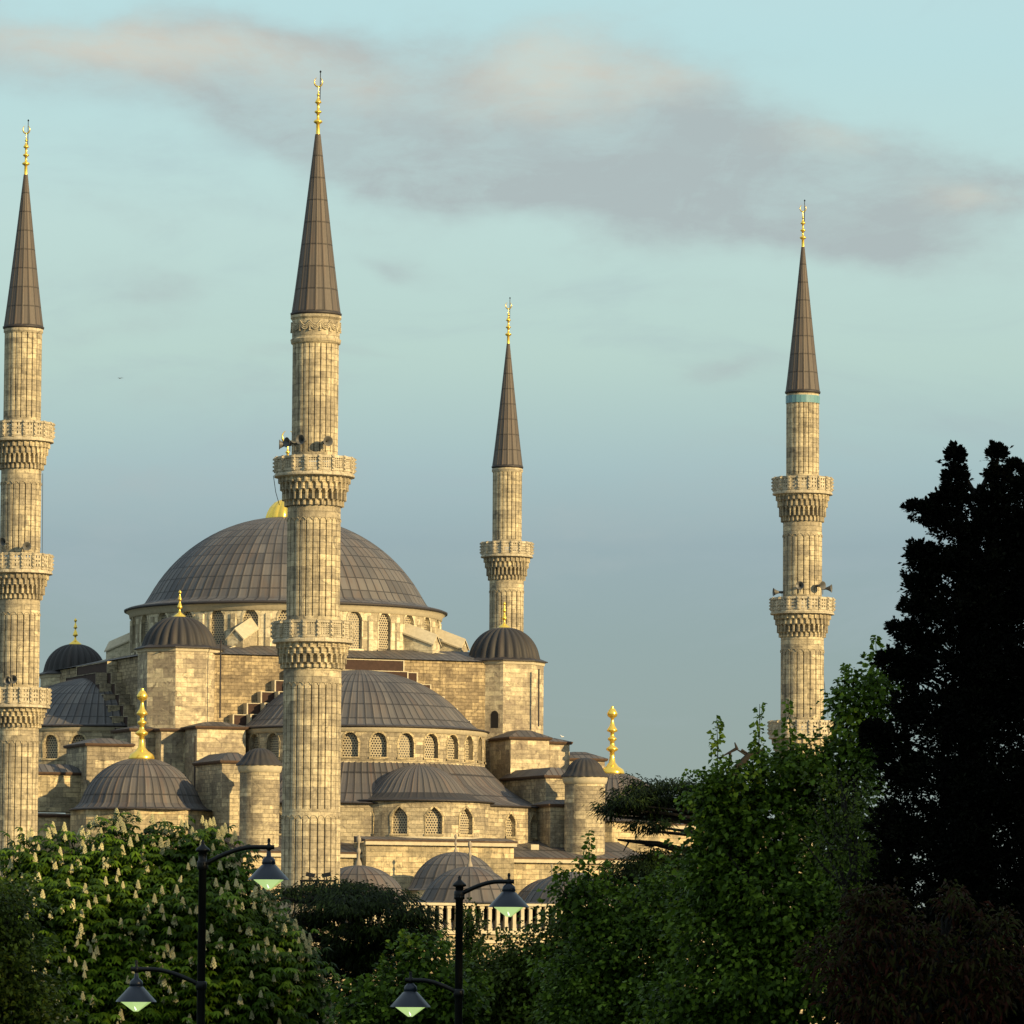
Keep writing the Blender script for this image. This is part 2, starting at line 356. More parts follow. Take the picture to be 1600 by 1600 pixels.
# ------------------------------------------------------------------ shared architectural pieces
def finial(x, y, z0, h, parent, mat, kind='crescent', name='finial', rs=1.0):
    """turned finial: bulbs on a stem, ending in a crescent, a tulip or a ball"""
    b = MB(); r = h * .055 * rs
    if kind == 'crescent':
        pr = [(r * .75, 0), (r * .62, .17), (r * .7, .18), (r * 1.5, .205), (r * 1.6, .225), (r * .9, .25), (r * .5, .26), (r * .5, .34), (r * .7, .35), (r * 1.3, .372), (r * 1.25, .388), (r * .5, .41), (r * .45, .50),
              (r * .6, .51), (r * 1.25, .53), (r * 1.0, .55), (r * .4, .60), (r * .3, .64), (r * .65, .655), (r * .3, .675), (r * .2, .72), (r * .2, .78), (r * .12, .80)]
    elif kind == 'tulip':
        pr = [(r * 3.2, 0), (r * 3.4, .03), (r * 3.0, .08), (r * 1.7, .125), (r * .9, .18), (r * .65, .28), (r * .65, .33), (r * 1.6, .36), (r * 1.6, .385), (r * .7, .42), (r * .6, .48), (r * 1.2, .51), (r * 1.2, .53), (r * .55, .555), (r * .5, .61),
              (r * 1.5, .635), (r * 1.35, .66), (r * .7, .71), (r * .4, .79), (r * .4, .815), (r * 1.25, .85), (r * 1.45, .89), (r * .9, .945), (r * .35, .975), (r * .5, .985), (r * .1, 1.0)]
    elif kind == 'urn':
        pr = [(r * 5.5, 0), (r * 5.0, .07), (r * 3.0, .14), (r * 1.2, .20), (r * .7, .30), (r * .8, .32), (r * 2.2, .37), (r * 2.0, .41), (r * 1.1, .52), (r * .6, .58), (r * .6, .61), (r * 1.6, .64), (r * 1.5, .68), (r * .9, .76), (r * .5, .83), (r * .5, .86), (r * 1.3, .90), (r * 1.2, .94), (r * .2, 1.0)]
    else:
        pr = [(r * 3, 0), (r * 2.4, .12), (r * 1.2, .25), (r * 1.0, .4), (r * 1.8, .47), (r * 1.8, .53), (r * .8, .6), (r * .8, .72), (r * 1.9, .82), (r * 1.9, .9), (r * .6, 1.0)]
    b.lathe(x, y, [(q, z0 + v * h) for q, v in pr], 16)
    if kind == 'crescent':
        n = 18; R = r * 1.7; cz = z0 + h * .865; P = []
        for i in range(n + 1):
            t = math.radians(-90 + 22 - 22) + math.radians(30) + math.radians(300) * (i / n) - math.radians(0)
            a = math.radians(115) + math.radians(310) * i / n
            wd = r * (.12 + .5 * math.sin(math.pi * i / n))
            c = Vector((x + R * math.cos(a) * .85, y, cz + R * math.sin(a)))
            P.append([c + Vector((math.cos(a) * wd * q, e * r * .22, math.sin(a) * wd * q)) for q, e in ((-.5, 0), (0, 1), (.5, 0), (0, -1))])
        b.grid(P, True)
    return b.build(name, mat, parent, True)
def arch_z(t, zs, h, pointed):
    t = abs(t)
    return zs + h * (math.sqrt(max(0, 1 - t * t)) if not pointed else (1 - t) ** .62 * (1 - .12 * t))
def bay(mb, fm, s0, s1, z0, z1, wc, ww, zb, zt, pointed=False, depth=.35, ns=2, na=10):
    """wall bay with a real arched opening; fm(s, z, inset) -> point"""
    hw = ww / 2; ah = min(hw * 1.15, (zt - zb) * .45); zs = zt - ah
    def q(a, b_, c, d): mb.quad(fm(a, c, 0), fm(b_, c, 0), fm(b_, d, 0), fm(a, d, 0), [(a, c), (b_, c), (b_, d), (a, d)])
    for k in range(ns):
        q(s0 + (wc - hw - s0) * k / ns, s0 + (wc - hw - s0) * (k + 1) / ns, z0, z1)
        q(wc + hw + (s1 - wc - hw) * k / ns, wc + hw + (s1 - wc - hw) * (k + 1) / ns, z0, z1)
    pts = [(wc - hw, zb)]
    for i in range(na + 1):
        t = -1 + 2 * i / na; pts.append((wc + t * hw, arch_z(t, zs, ah, pointed)))
    pts.append((wc + hw, zb))
    for i in range(1, na + 1):
        (a, za), (b_, zb_) = pts[i], pts[i + 1]
        mb.quad(fm(a, za, 0), fm(b_, zb_, 0), fm(b_, z1, 0), fm(a, z1, 0), [(a, za), (b_, zb_), (b_, z1), (a, z1)])
        mb.quad(fm(a, z0, 0), fm(b_, z0, 0), fm(b_, zb, 0), fm(a, zb, 0), [(a, z0), (b_, z0), (b_, zb), (a, zb)])
    loop = pts + [pts[0]]
    for i in range(len(loop) - 1):
        (a, za), (b_, zb_) = loop[i], loop[i + 1]
        mb.quad(fm(a, za, 0), fm(a, za, depth), fm(b_, zb_, depth), fm(b_, zb_, 0), [(0, za), (depth, za), (depth, zb_), (0, zb_)])
    return pts
def window(fm, pts, wc, depth, parent, lit=False, proud=.05, fw_=.13, mat='facade'):
    """the window itself: a moulded surround (with sill) and the pierced grille set back inside it"""
    zb = pts[0][1]; zc = (zb + max(p[1] for p in pts)) / 2
    b = MB(); inner = []; outer = []
    for (s, z) in pts:
        inner.append((s, z))
        ds = s - wc; dz = z - zc; L = math.hypot(ds, dz)
        outer.append((s + fw_ * ds / L * 1.2, z + fw_ * max(dz, 0) / L * 1.2))
    for i in range(len(pts) - 1):
        a, b_, c, d = inner[i], inner[i + 1], outer[i + 1], outer[i]
        b.quad(fm(*a, -proud), fm(*b_, -proud), fm(*c, -proud), fm(*d, -proud))
        b.quad(fm(*d, -proud), fm(*c, -proud), fm(*c, .01), fm(*d, .01))
        b.quad(fm(*a, -proud), fm(*a, .09), fm(*b_, .09), fm(*b_, -proud))
    s0, s1 = outer[0][0] - .05, outer[-1][0] + .05
    for dz0, dz1, pr in ((-.16, -.003, .12),):
        b.quad(fm(s0, zb + dz0, -pr), fm(s1, zb + dz0, -pr), fm(s1, zb + dz1, -pr), fm(s0, zb + dz1, -pr))
        b.quad(fm(s0, zb + dz1, -pr), fm(s1, zb + dz1, -pr), fm(s1, zb + dz1, depth), fm(s0, zb + dz1, depth))
        b.quad(fm(s0, zb + dz0, .01), fm(s1, zb + dz0, .01), fm(s1, zb + dz0, -pr), fm(s0, zb + dz0, -pr))
    o = b.build('window', M[mat], parent)
    g = MB(); k = len(pts)
    cpt = (wc, zc); d = depth - .02
    for i in range(k):
        a, b_ = pts[i], pts[(i + 1) % k]
        g.poly([fm(*cpt, d), fm(*a, d), fm(*b_, d)], [(cpt[0] - wc, cpt[1] - zb), (a[0] - wc, a[1] - zb), (b_[0] - wc, b_[1] - zb)])
    g.build('grille', M['grille'], o)
    return o
def cylmap(x, y, R):
    # s = arc length, 0 faces the camera side (-Y), positive to the right
    return lambda s, z, d: Vector((x + (R - d) * math.sin(s / R), y - (R - d) * math.cos(s / R), z))
def planemap(n, sgn=1):
    return lambda s, z, d: W(s, n - d * sgn, z)
def plain_cyl(mb, fm, s0, s1, z0, z1, k=None):
    k = k or max(1, int(abs(s1 - s0) / .8))
    for i in range(k):
        a = s0 + (s1 - s0) * i / k; b_ = s0 + (s1 - s0) * (i + 1) / k
        mb.quad(fm(a, z0, 0), fm(b_, z0, 0), fm(b_, z1, 0), fm(a, z1, 0), [(a, z0), (b_, z0), (b_, z1), (a, z1)])
def lead_dome(x, y, prof, ribs, rowh, parent, mat, name='dome', a0=0.0, a1=2 * math.pi, rib=.05, lobes=0.0, sub=4):
    """prof densified; ribs as real rolls standing proud of the sheets"""
    P = []; acc = 0
    for i in range(len(prof) - 1):
        (r1, z1), (r2, z2) = prof[i], prof[i + 1]; L = math.hypot(r2 - r1, z2 - z1); k = max(1, int(L / .45))
        for q in range(k): P.append((r1 + (r2 - r1) * q / k, z1 + (z2 - z1) * q / k))
    P.append(prof[-1]); vs = [0]
    for i in range(1, len(P)): vs.append(vs[-1] + math.hypot(P[i][0] - P[i - 1][0], P[i][1] - P[i - 1][1]) / rowh)
    rmax = max(p[0] for p in P)
    def rm(i, j, r):
        f = min(1, r / (rmax * .35)); c = j % sub
        if lobes: return lobes * f * (math.sin(math.pi * c / sub) - .5) 
        return rib * f if c == 0 else 0
    b = MB(); segs = ribs * sub
    b.lathe(x, y, P, segs, a0, a1, rm, ribs, vs)
    return b.build(name, mat, parent, bool(lobes))
def arcprof(r, h, n=14, top=.02):
    """circular dome section of base radius r and rise h"""
    if h >= r: R = None
    else: R = (r * r + h * h) / (2 * h)
    P = []
    for i in range(n + 1):
        t = i / n
        if R:
            a0 = math.asin(r / R); a = a0 * (1 - t); P.append((max(R * math.sin(a), top), R * math.cos(a) - (R - h)))
        else:
            a = math.pi / 2 * t; P.append((max(r * math.cos(a), top), h * math.sin(a)))
    return P

# ------------------------------------------------------------------ minarets
def minaret(px, pyref, Yd, spec, label, N_fl=20, holes=(2, 3), tiles=False, band=False):
    p = at(px, pyref, Yd); x, y = p.x, p.y
    z = lambda py: zrow(x, y, py); r = lambda q: q * y * 1.004 / F
    root = thing('minaret', (x, y, 0), label, 'minaret', 'minarets around the mosque')
    rod, tip, sb, shafts, balcs = spec['rod'], spec['tip'], spec['base'], spec['shafts'], spec['balc']
    # spire: slightly hollow cone with rolled seams and lapped joints
    zt, zb = z(tip), z(sb); rb, rt = r(spec['hw']), r(spec['tr'])
    prof = []
    for i in range(25):
        t = i / 24; prof.append((rb + (rt - rb) * (t ** .93), zb + (zt - zb) * t))
    b = MB(); H = zt - zb
    b.lathe(x, y, prof, 16 * 4, rmod=lambda i, j, q: (.055 * q / rb if j % 4 == 0 else 0), uscale=16, vs=[i / 24 * 8 for i in range(25)])
    b.lathe(x, y, [(rt, zt), (.02, zt + .05)], 16)
    sp = b.build('spire', M['spire'], root)
    e = MB(); e.lathe(x, y, [(rb * .97, zb - .22), (rb * 1.06, zb - .16), (rb * 1.08, zb - .02), (rb * 1.0, zb + .05), (rb * .6, zb + .06)], 48)
    e.build('spire_eave', M['eave'], sp, True)
    finial(x, y, zt - .05, z(rod) - zt, root, M['gold'], 'crescent', 'finial', spec.get('fr', 1.0) * .82)
    rd = MB(); rd.tube([(x + .12, y, zt + (z(rod) - zt) * .5), (x + .14, y, z(rod) + .05)], [.035, .03], 5)
    q = z(rod); rd.lathe(x + .14, y, [(.02, q), (.08, q + .08), (.02, q + .18)], 8)
    rd.build('lightning_rod', M['black'], root)
    # shafts with grooved flutes; every storey ends in a plain band at the top
    for k, (ya, yb, hw) in enumerate(shafts):
        za, zb_ = z(ya), (z(yb) if yb else 0.0); R = r(hw); sub = 6
        flat_t = .35 if (k == 0 or ya == 1272) else 1.3
        rows = [zb_, zb_ + .3, zb_ + .31, za - flat_t - .01, za - flat_t, za]
        on = [0, 0, 1, 1, 0, 0]
        def rm(i, j, q, on=on, sub=sub):
            c = j % sub
            if not on[i]: return .03
            return (-.16, .02, .03, .045, .03, .02)[c]
        b = MB(); b.lathe(x, y, [(R, zz) for zz in rows], N_fl * sub, rmod=rm, rref=R, amap=lambda j: (j // 6) * 6 + (0, .55, .9, 3, 5.1, 5.45)[j % 6])
        if k > 0:   # little round heads closing each flute
            for f in range(N_fl):
                a = 2 * math.pi * (f + .5) / N_fl; hwid = math.pi * R / N_fl
                o = Vector((math.cos(a), math.sin(a), 0)); t = Vector((-o.y, o.x, 0)); pts = []
                for q in range(7):
                    an = math.pi * q / 6; pts.append(Vector((x, y, za - flat_t - .02)) + o * (R + .05) + t * hwid * .92 * math.cos(an) + Vector((0, 0, hwid * .9 * math.sin(an))))
                b.tube(pts, [.022] * 7, 4)
        b.build('shaft', M['minaret'], root)
    R1 = r(shafts[0][2]); z1 = z(shafts[0][0])
    if band:   # carved garland frieze under the spire
        b = MB(); zl, zh = z(sb + 4), z(532)
        b.lathe(x, y, [(R1 + .02, zh - .35), (R1 + .15, zh - .25), (R1 + .2, zh), (R1 + .09, zh + .1), (R1 + .09, zl - .35), (R1 + .2, zl - .2), (R1 + .2, zl - .02)], 60, rref=R1)
        for f in range(14):
            a0_ = 2 * math.pi * f / 14
            for off, dr in ((0, 0), (.14, -.01), (.28, -.02)):
                pts = []
                for q in range(9):
                    a = a0_ + 2 * math.pi / 14 * q / 8; sag = math.sin(math.pi * q / 8) * .34
                    pts.append((x + (R1 + .13) * math.cos(a), y + (R1 + .13) * math.sin(a), zh + .95 + off - sag))
                b.tube(pts, [.055] * 9, 5)
            b.tube([(x + (R1 + .12) * math.cos(a0_), y + (R1 + .12) * math.sin(a0_), zh + .5), (x + (R1 + .12) * math.cos(a0_), y + (R1 + .12) * math.sin(a0_), zh + 1.2)], [.1, .04], 5)
        b.build('frieze', M['minaret'], root)
    if tiles:  # row of turquoise tile panels
        zl, zh = z(632), z(618); n = 22
        b = MB()
        for f in range(n):
            a = 2 * math.pi * (f + .5) / n; o = Vector((math.cos(a), math.sin(a), 0)); t = Vector((-o.y, o.x, 0))
            b.box(Vector((x, y, (zl + zh) / 2)) + o * (R1 + .035), o * .03, t * .24, Vector((0, 0, (zh - zl) * .42)))
        b.build('tile_band', M['tile'], root)
    else:
        zl = z(sb + 6); b = MB(); b.lathe(x, y, [(R1 + .02, zl - .25), (R1 + .12, zl - .15), (R1 + .12, zl + .1)], 48, rref=R1)
        b.build('collar', M['marble'], root, True)
    # balconies: pierced parapet on a cornice, carried by tiers of stalactite niches
    for (yt, ym, yb, hw, rin) in balcs:
        zt_, zm, zb_ = z(yt), z(ym), z(yb); R = r(hw); Rin = r(rin) + .05; NP = 18
        b = MB(); n = NP
        b.lathe(x, y, [(R - .25, zm - .02), (R + .02, zm + .02), (R + .02, zm + .16), (R - .06, zm + .24), (R - .06, zm + .32), (Rin, zm + .33)], 72, rref=R)
        bal = b.build('balcony', M['marble'], root)
        b = MB(); zp0 = zm + .34; Hp = zt_ - zp0; ap = R * math.cos(math.pi / n) - .05; hwid = R * math.sin(math.pi / n)
        up = Vector((0, 0, 1))
        for f in range(n):
            a = 2 * math.pi * (f + .5) / n; o = Vector((math.cos(a), math.sin(a), 0)); t = Vector((-o.y, o.x, 0)); c = Vector((x, y, 0)) + o * (ap - .05)
            b.box(c + up * (zp0 + .09), o * .09, t * hwid, up * .09)
            b.box(c + up * (zt_ - .09), o * .10, t * hwid, up * .09)
            nc, nr = holes; iw = hwid * 2 - .3; ih = Hp - .36
            cw = iw / nc; rh = ih / nr; bar = .55 if holes[0] < 4 else .5
            for q in range(nc + 1): b.box(c + t * (-iw / 2 + cw * q) + up * (zp0 + .18 + ih / 2), o * .05, t * cw * bar / 2 * (1.5 if q in (0, nc) else 1), up * ih / 2)
            for q in range(1, nr): b.box(c + up * (zp0 + .18 + rh * q), o * .052, t * iw / 2, up * rh * bar / 2)
            a = 2 * math.pi * f / n; o = Vector((math.cos(a), math.sin(a), 0)); t = Vector((-o.y, o.x, 0)); c = Vector((x, y, 0)) + o * (R - .06)
            b.box(c + up * (zp0 + Hp / 2), o * .10, t * .12, up * (Hp / 2 + .02))
            for q in range(4): b.box(c + o * .12 + up * (zp0 + Hp * (.14 + .25 * q)), o * .07, t * .07, up * Hp * .06)
        b.build('parapet', M['marble'], bal)
        b = MB(); T = 4; NC = 30; sub = 8; P = []; Hm = zm - zb_
        radii = [Rin + .12 + (R - .25 - Rin - .12) * q for q in (.10, .42, .72, 1.0)]
        rows = []
        for ti in range(T):
            za_, zc_ = zb_ + Hm * (0, .2, .55, .8, 1)[ti], zb_ + Hm * (0, .2, .55, .8, 1)[ti + 1]
            for q in range(7): rows.append((ti, q / 6, za_ + (zc_ - za_) * q / 6))
        rows = [(-1, 0, zb_ - .02)] + rows + [(-2, 0, zm)]
        for (ti, fz, zz) in rows:
            row = []
            for j in range(NC * sub):
                t_ = ((j / sub) + (.5 if ti in (1, 3) else 0)) % 1.0; e_ = abs(2 * t_ - 1)
                if ti == -1: rr = Rin
                elif ti == -2: rr = R - .28
                else:
                    rr = radii[ti]; dep = (.16, .30, .17, .12)[ti]
                    if e_ < .72 and fz < .5 + .4 * math.sqrt(max(0, 1 - (e_ / .72) ** 2)): rr -= dep
                    if fz > .9: rr += .05
                a = 2 * math.pi * j / (NC * sub); row.append((x + rr * math.cos(a), y + rr * math.sin(a), zz))
            P.append(row)
        b.grid(P, True, lambda i, j: (2 * math.pi * j / (NC * sub) * R, rows[i][2]))
        b.build('stalactite_corbel', M['minaret'], bal)
    # horn loudspeakers pointing outwards
    for (hx, hy, ang) in spec.get('horns', []):
        zz = z(hy); a = math.radians(ang); o = Vector((math.sin(a), -math.cos(a), 0))
        # shaft radius at that height
        Rr = [r(q[2]) for q in shafts if z(q[0]) >= zz >= (z(q[1]) if q[1] else 0)]
        Rr = (Rr or [R1])[0]
        c = Vector((x, y, zz)) + o * (Rr + .15); b = MB(); hp = []
        for (s_, rr) in ((0, .10), (.15, .12), (.35, .10), (.55, .16), (.75, .27), (.85, .36), (.84, .33), (.5, .05)):
            t1 = Vector((-o.y, o.x, 0)); hp.append([c + o * (s_ - .1) + (t1 * math.cos(q) + Vector((0, 0, 1)) * math.sin(q)) * rr for q in [2 * math.pi * i / 14 for i in range(14)]])
        b.grid(hp, True); b.tube([c - o * .5, c], [.05, .05], 5); b.tube([c + Vector((0, 0, -.5)), c], [.03, .03], 5)
        b.build('loudspeaker', M['horn'], root, True)
    if spec.get('cable'):
        cb = MB(); pts = [(x + r(dx_), y - r(5), z(py_)) for dx_, py_ in spec['cable']]; cb.tube(pts, [.022] * len(pts), 4); cb.build('cable', M['black'], root)
    return root
minaret(490, 880, 351, dict(rod=114, tip=210, base=490, hw=37.5, tr=4.2, fr=1.0,
    shafts=[(532, 716, 35.3), (786, 972, 40.8), (1043, 1272, 44.3), (1272, None, 45.0)],
    balc=[(716, 747, 792, 62.5, 42), (972, 1006, 1045, 63, 46)], horns=[(0, 695, -88), (0, 695, -50), (0, 692, -22), (0, 694, 24)],
    cable=[(-64, 744), (-60, 770), (-54, 790)]),
    'thickest and tallest stone minaret, two balconies, standing in front of the main dome', 24, (4, 6), band=True)
minaret(34, 690, 409, dict(rod=190, tip=273, base=511, hw=30.2, tr=3.2, shafts=[(514, 661, 28.4), (733, 866, 30.8), (937, 1077, 31.8), (1137, None, 32.5)],
    balc=[(661, 692, 734, 49.5, 31), (867, 898, 937, 50.5, 32), (1076, 1107, 1137, 50, 33)], horns=[(0, 850, -30), (0, 857, 18), (0, 1066, -14), (0, 1064, -4)],
    cable=[(34, 740), (35, 870)]),
    'stone minaret with three balconies cut by the left edge of the picture', 20, (2, 3))
minaret(1254, 760, 434, dict(rod=315, tip=386, base=612, hw=26, tr=2.6, shafts=[(616, 748, 25), (816, 936, 29.8), (996, 1128, 33), (1195, None, 34.5)],
    balc=[(747, 774, 816, 46.5, 30), (935, 961, 996, 49.5, 33), (1127, 1155, 1195, 52, 34.5)], horns=[(0, 926, -80), (0, 918, -8), (0, 917, 40), (0, 920, 75)],
    cable=[(33, 1060), (40, 1120)]),
    'stone minaret with a turquoise tile band under its spire, right of the mosque', 20, (2, 3), tiles=True)
minaret(792, 860, 497, dict(rod=467, tip=537, base=729, hw=23.2, tr=2.4, shafts=[(732, 849, 22.4), (906, None, 26.3)],
    balc=[(848, 872, 907, 40.5, 26)]),
    'thinnest and farthest minaret, behind the domed tower right of the main dome', 20, (3, 4))

# ------------------------------------------------------------------ the mosque
mosque = thing('mosque', (C.x, C.y, 0), 'great domed stone mosque with grey lead domes and gilded finials', 'mosque')
cx, cy = C.x, C.y
r455 = cy * fw.y / F
zc = lambda py: zrow(cx, cy, py)
# main dome and its drum.  Cornice is seen from below, so take its height at the silhouette.
zcor = zc(957)
Rd, Rc, Rw = 12.45, 14.35, 13.75
hd = zc(806) - zcor - .35
prof = [(Rc, zcor), (Rc - .35, zcor + .16), (Rd + .4, zcor + .42), (Rd + .08, zcor + .62)] + [(q, zcor + .62 + v) for q, v in arcprof(Rd, hd - .4, 20, 1.2)[1:]]
md = lead_dome(cx, cy, prof, 84, 1.35, mosque, M['lead'], 'main_dome', rib=.06)
b = MB(); b.lathe(cx, cy, [(Rw, zcor - .75), (Rw + .15, zcor - .7), (Rw + .2, zcor - .4), (Rc - .1, zcor - .15)], 120); b.build('cornice', M['coping'], mosque, True)
b = MB(); b.lathe(cx, cy, [(Rc - .2, zcor - .17), (Rc + .03, zcor - .14), (Rc + .05, zcor + .02), (Rc - .4, zcor + .17)], 120); b.build('eave', M['eave'], md, True)
# ribbed gilded cap and crescent
z0 = zc(813)
b = MB(); capR = 34 * r455
b.lathe(cx, cy, [(capR * q, z0 + 1.9 * v) for q, v in ((.98, 0), (1.0, .12), (.93, .35), (.8, .6), (.6, .82), (.35, .95), (.1, 1.0))], 96, rmod=lambda i, j, q: -.16 * q / capR * (1 if j % 6 == 0 else (.5 if j % 6 in (1, 5) else 0)))
b.build('finial_cap', M['gold'], md, True)
finial(cx, cy, z0 + 1.75, zc(667) - z0 - 1.75, md, M['gold'], 'crescent', 'finial', .95)
# drum with arched windows
zdt, zdb = zcor - .7, zc(1036)
fm = cylmap(cx, cy, Rw); pitch = 2 * math.pi / 28; ph = math.radians(-10.3)
drum = MB(); wl = []
for k in range(28):
    a = ph + pitch * k
    a = (a + math.pi) % (2 * math.pi) - math.pi
    s0, s1 = (a - pitch / 2) * Rw, (a + pitch / 2) * Rw
    pts = bay(drum, fm, s0, s1, zdb - 2, zdt, a * Rw, 1.35, zc(1030) + .25, zc(965) , True, .55)
    wl.append((pts, a * Rw, a))
dr = drum.build('drum', M['drum'], mosque)
for pts, s, a in wl:
    if abs(a) < math.radians(100): window(fm, pts, s, .32, mosque, proud=.04, fw_=.2, mat='drum')
for k in range(28):   # flat pilasters between the windows
    a = ph + pitch * (k + .5); a = (a + math.pi) % (2 * math.pi) - math.pi
    if abs(a) > math.radians(100): continue
    b = MB(); s = a * Rw
    P = [fm(s - .3, 0, -.02), fm(s - .2, 0, -.14), fm(s + .2, 0, -.14), fm(s + .3, 0, -.02)]
    for i in range(3):
        p, q = P[i], P[i + 1]; b.quad((p.x, p.y, zdb), (q.x, q.y, zdb), (q.x, q.y, zdt - .3), (p.x, p.y, zdt - .3))
    b.build('pilaster', M['drum'], mosque)
# flying buttresses: pairs at the four corners, with stone gable caps
def buttress(du, dn, w_=.75, low=0):
    d = (U * du + N * dn).normalized(); t = Vector((-d.y, d.x, 0)); out = 0
    for sg in (-1, 1):
        o = C + t * sg * 3.0; z1 = zdt - .35; zg = .75
        r1, r2 = Rw - 1.4, Rw + 2.3
        b = MB()
        def sec(r, zt): return [o + d * r + t * x_ + Vector((0, 0, z_)) for x_, z_ in ((-w_, zdb - 1.5), (-w_, zt - zg), (0, zt), (w_, zt - zg), (w_, zdb - 1.5))]
        A_, B_ = sec(r1, z1 - .1), sec(r2, z1 - 1.5)
        for i in (0, 3): b.quad(A_[i], B_[i], B_[i + 1], A_[i + 1])
        b.poly(B_)
        # lower step
        C_ = [p for p in sec(r2, z1 - 2.9)]; D_ = sec(r2 + 1.7, z1 - 3.3)
        for i in range(4): b.quad(C_[i], D_[i], D_[i + 1], C_[i + 1])
        b.poly(D_)
        bt = b.build('flying_buttress', M['drum'], mosque)
        c = MB()
        for sgn in (-1, 1):
            e = [o + d * (r1) + t * sgn * (w_ + .12) + Vector((0, 0, z1 - .1 - zg - .03)), o + d * (r2 + .12) + t * sgn * (w_ + .12) + Vector((0, 0, z1 - 1.5 - zg - .06)),
                 o + d * (r2 + .12) + Vector((0, 0, z1 - 1.42)), o + d * r1 + Vector((0, 0, z1 + .0))]
            c.quad(*e)
            c.quad(e[1], e[0], e[0] - Vector((0, 0, .14)), e[1] - Vector((0, 0, .14)))
            c.quad(e[2], e[1], e[1] - Vector((0, 0, .14)), e[2] - Vector((0, 0, .14)))
        c.build('gable_cap', M['coping'], bt)
for du, dn in ((-1, 1), (1, 1), (-1, -1), (1, -1)): buttress(du, dn)
# square base of the drum with a low lead roof; stepped arch walls on each side
zsq = zc(1040); zroof = zc(1052)
b = MB(); h0 = 14.6; h1 = 17.0
ring = lambda h, z: [W(-h, h, z), W(h, h, z), W(h, -h, z), W(-h, -h, z)]
A_, B_ = ring(12.6, zsq + .9), ring(h1 + .3, zroof + .5)
for i in range(4): b.quad(A_[i], A_[(i + 1) % 4], B_[(i + 1) % 4], B_[i])
b.build('crossing_roof', M['leadb'], mosque, panels=(.6, 1.6))
b = MB(); A_, B_ = ring(h1, zroof + .46), ring(h1, zc(1230))
for i in range(4): b.quad(A_[i], A_[(i + 1) % 4], B_[(i + 1) % 4], B_[i])
b.build('crossing_wall', M['oldwall'], mosque)
def stepped(face):
    """stepped extrados of the great arch, as a thick wall standing proud of the crossing, with stone copings"""
    b = MB(); c = MB(); r = MB(); top = zroof + .30
    steps = 5; stp = []
    x0 = 4.6
    prof_ = [(-x0 - 1.24 * i, top - 1.0 * i) for i in range(steps + 1)]
    for (d0, d1, dz, mat) in ((h1 + .02, h1 + .9, 0.0, b), (h1 + .92, h1 + 1.9, -1.0, r)):
        for sg in (-1, 1):
            x = 0.0; z = top + dz
            xs = [0.0] + [x0 + 1.24 * i for i in range(steps + 1)]
            for i in range(len(xs) - 1):
                xa, xb_ = xs[i], xs[i + 1]; zt_ = top + dz - 1.0 * i
                def PW(x_, d_, z_):
                    if face == 'n': return W(sg * x_, d_, z_)
                    return W(-d_, sg * x_, z_)
                zl = zt_ - 6
                for q, (da, db) in ((mat, (d0, d1)),):
                    q.quad(PW(xa, db, zl), PW(xb_, db, zl), PW(xb_, db, zt_), PW(xa, db, zt_))
                    q.quad(PW(xa, da, zt_), PW(xb_, da, zt_), PW(xb_, db, zt_), PW(xa, db, zt_))
                    q.quad(PW(xb_, da, zl), PW(xb_, db, zl), PW(xb_, db, zt_), PW(xb_, da, zt_))
                # coping: thin pale slab on tread and edge
                e = .05
                c.quad(PW(xa, db + e, zt_ - .02), PW(xb_ + e, db + e, zt_ - .02), PW(xb_ + e, db + e, zt_ + .05), PW(xa, db + e, zt_ + .05))
                c.quad(PW(xa, da, zt_ + .05), PW(xb_ + e, da, zt_ + .05), PW(xb_ + e, db + e, zt_ + .05), PW(xa, db + e, zt_ + .05))
                c.quad(PW(xb_ - .07, db + e, zt_ - 1.0), PW(xb_ + e, db + e, zt_ - 1.0), PW(xb_ + e, db + e, zt_ - .02), PW(xb_ - .07, db + e, zt_ - .02))
                c.quad(PW(xb_ + e, da, zt_ - 1.0), PW(xb_ + e, db + e, zt_ - 1.0), PW(xb_ + e, db + e, zt_ + .05), PW(xb_ + e, da, zt_ + .05))
    o = b.build('stepped_arch_wall', M['brick'], mosque); r.build('brick_arch_face', M['brick'], o); c.build('coping', M['coping' if face == 'n' else 'wall'], o)  # left face's copings in darker stone, shade of the step tops put into colour
stepped('n'); stepped('u')
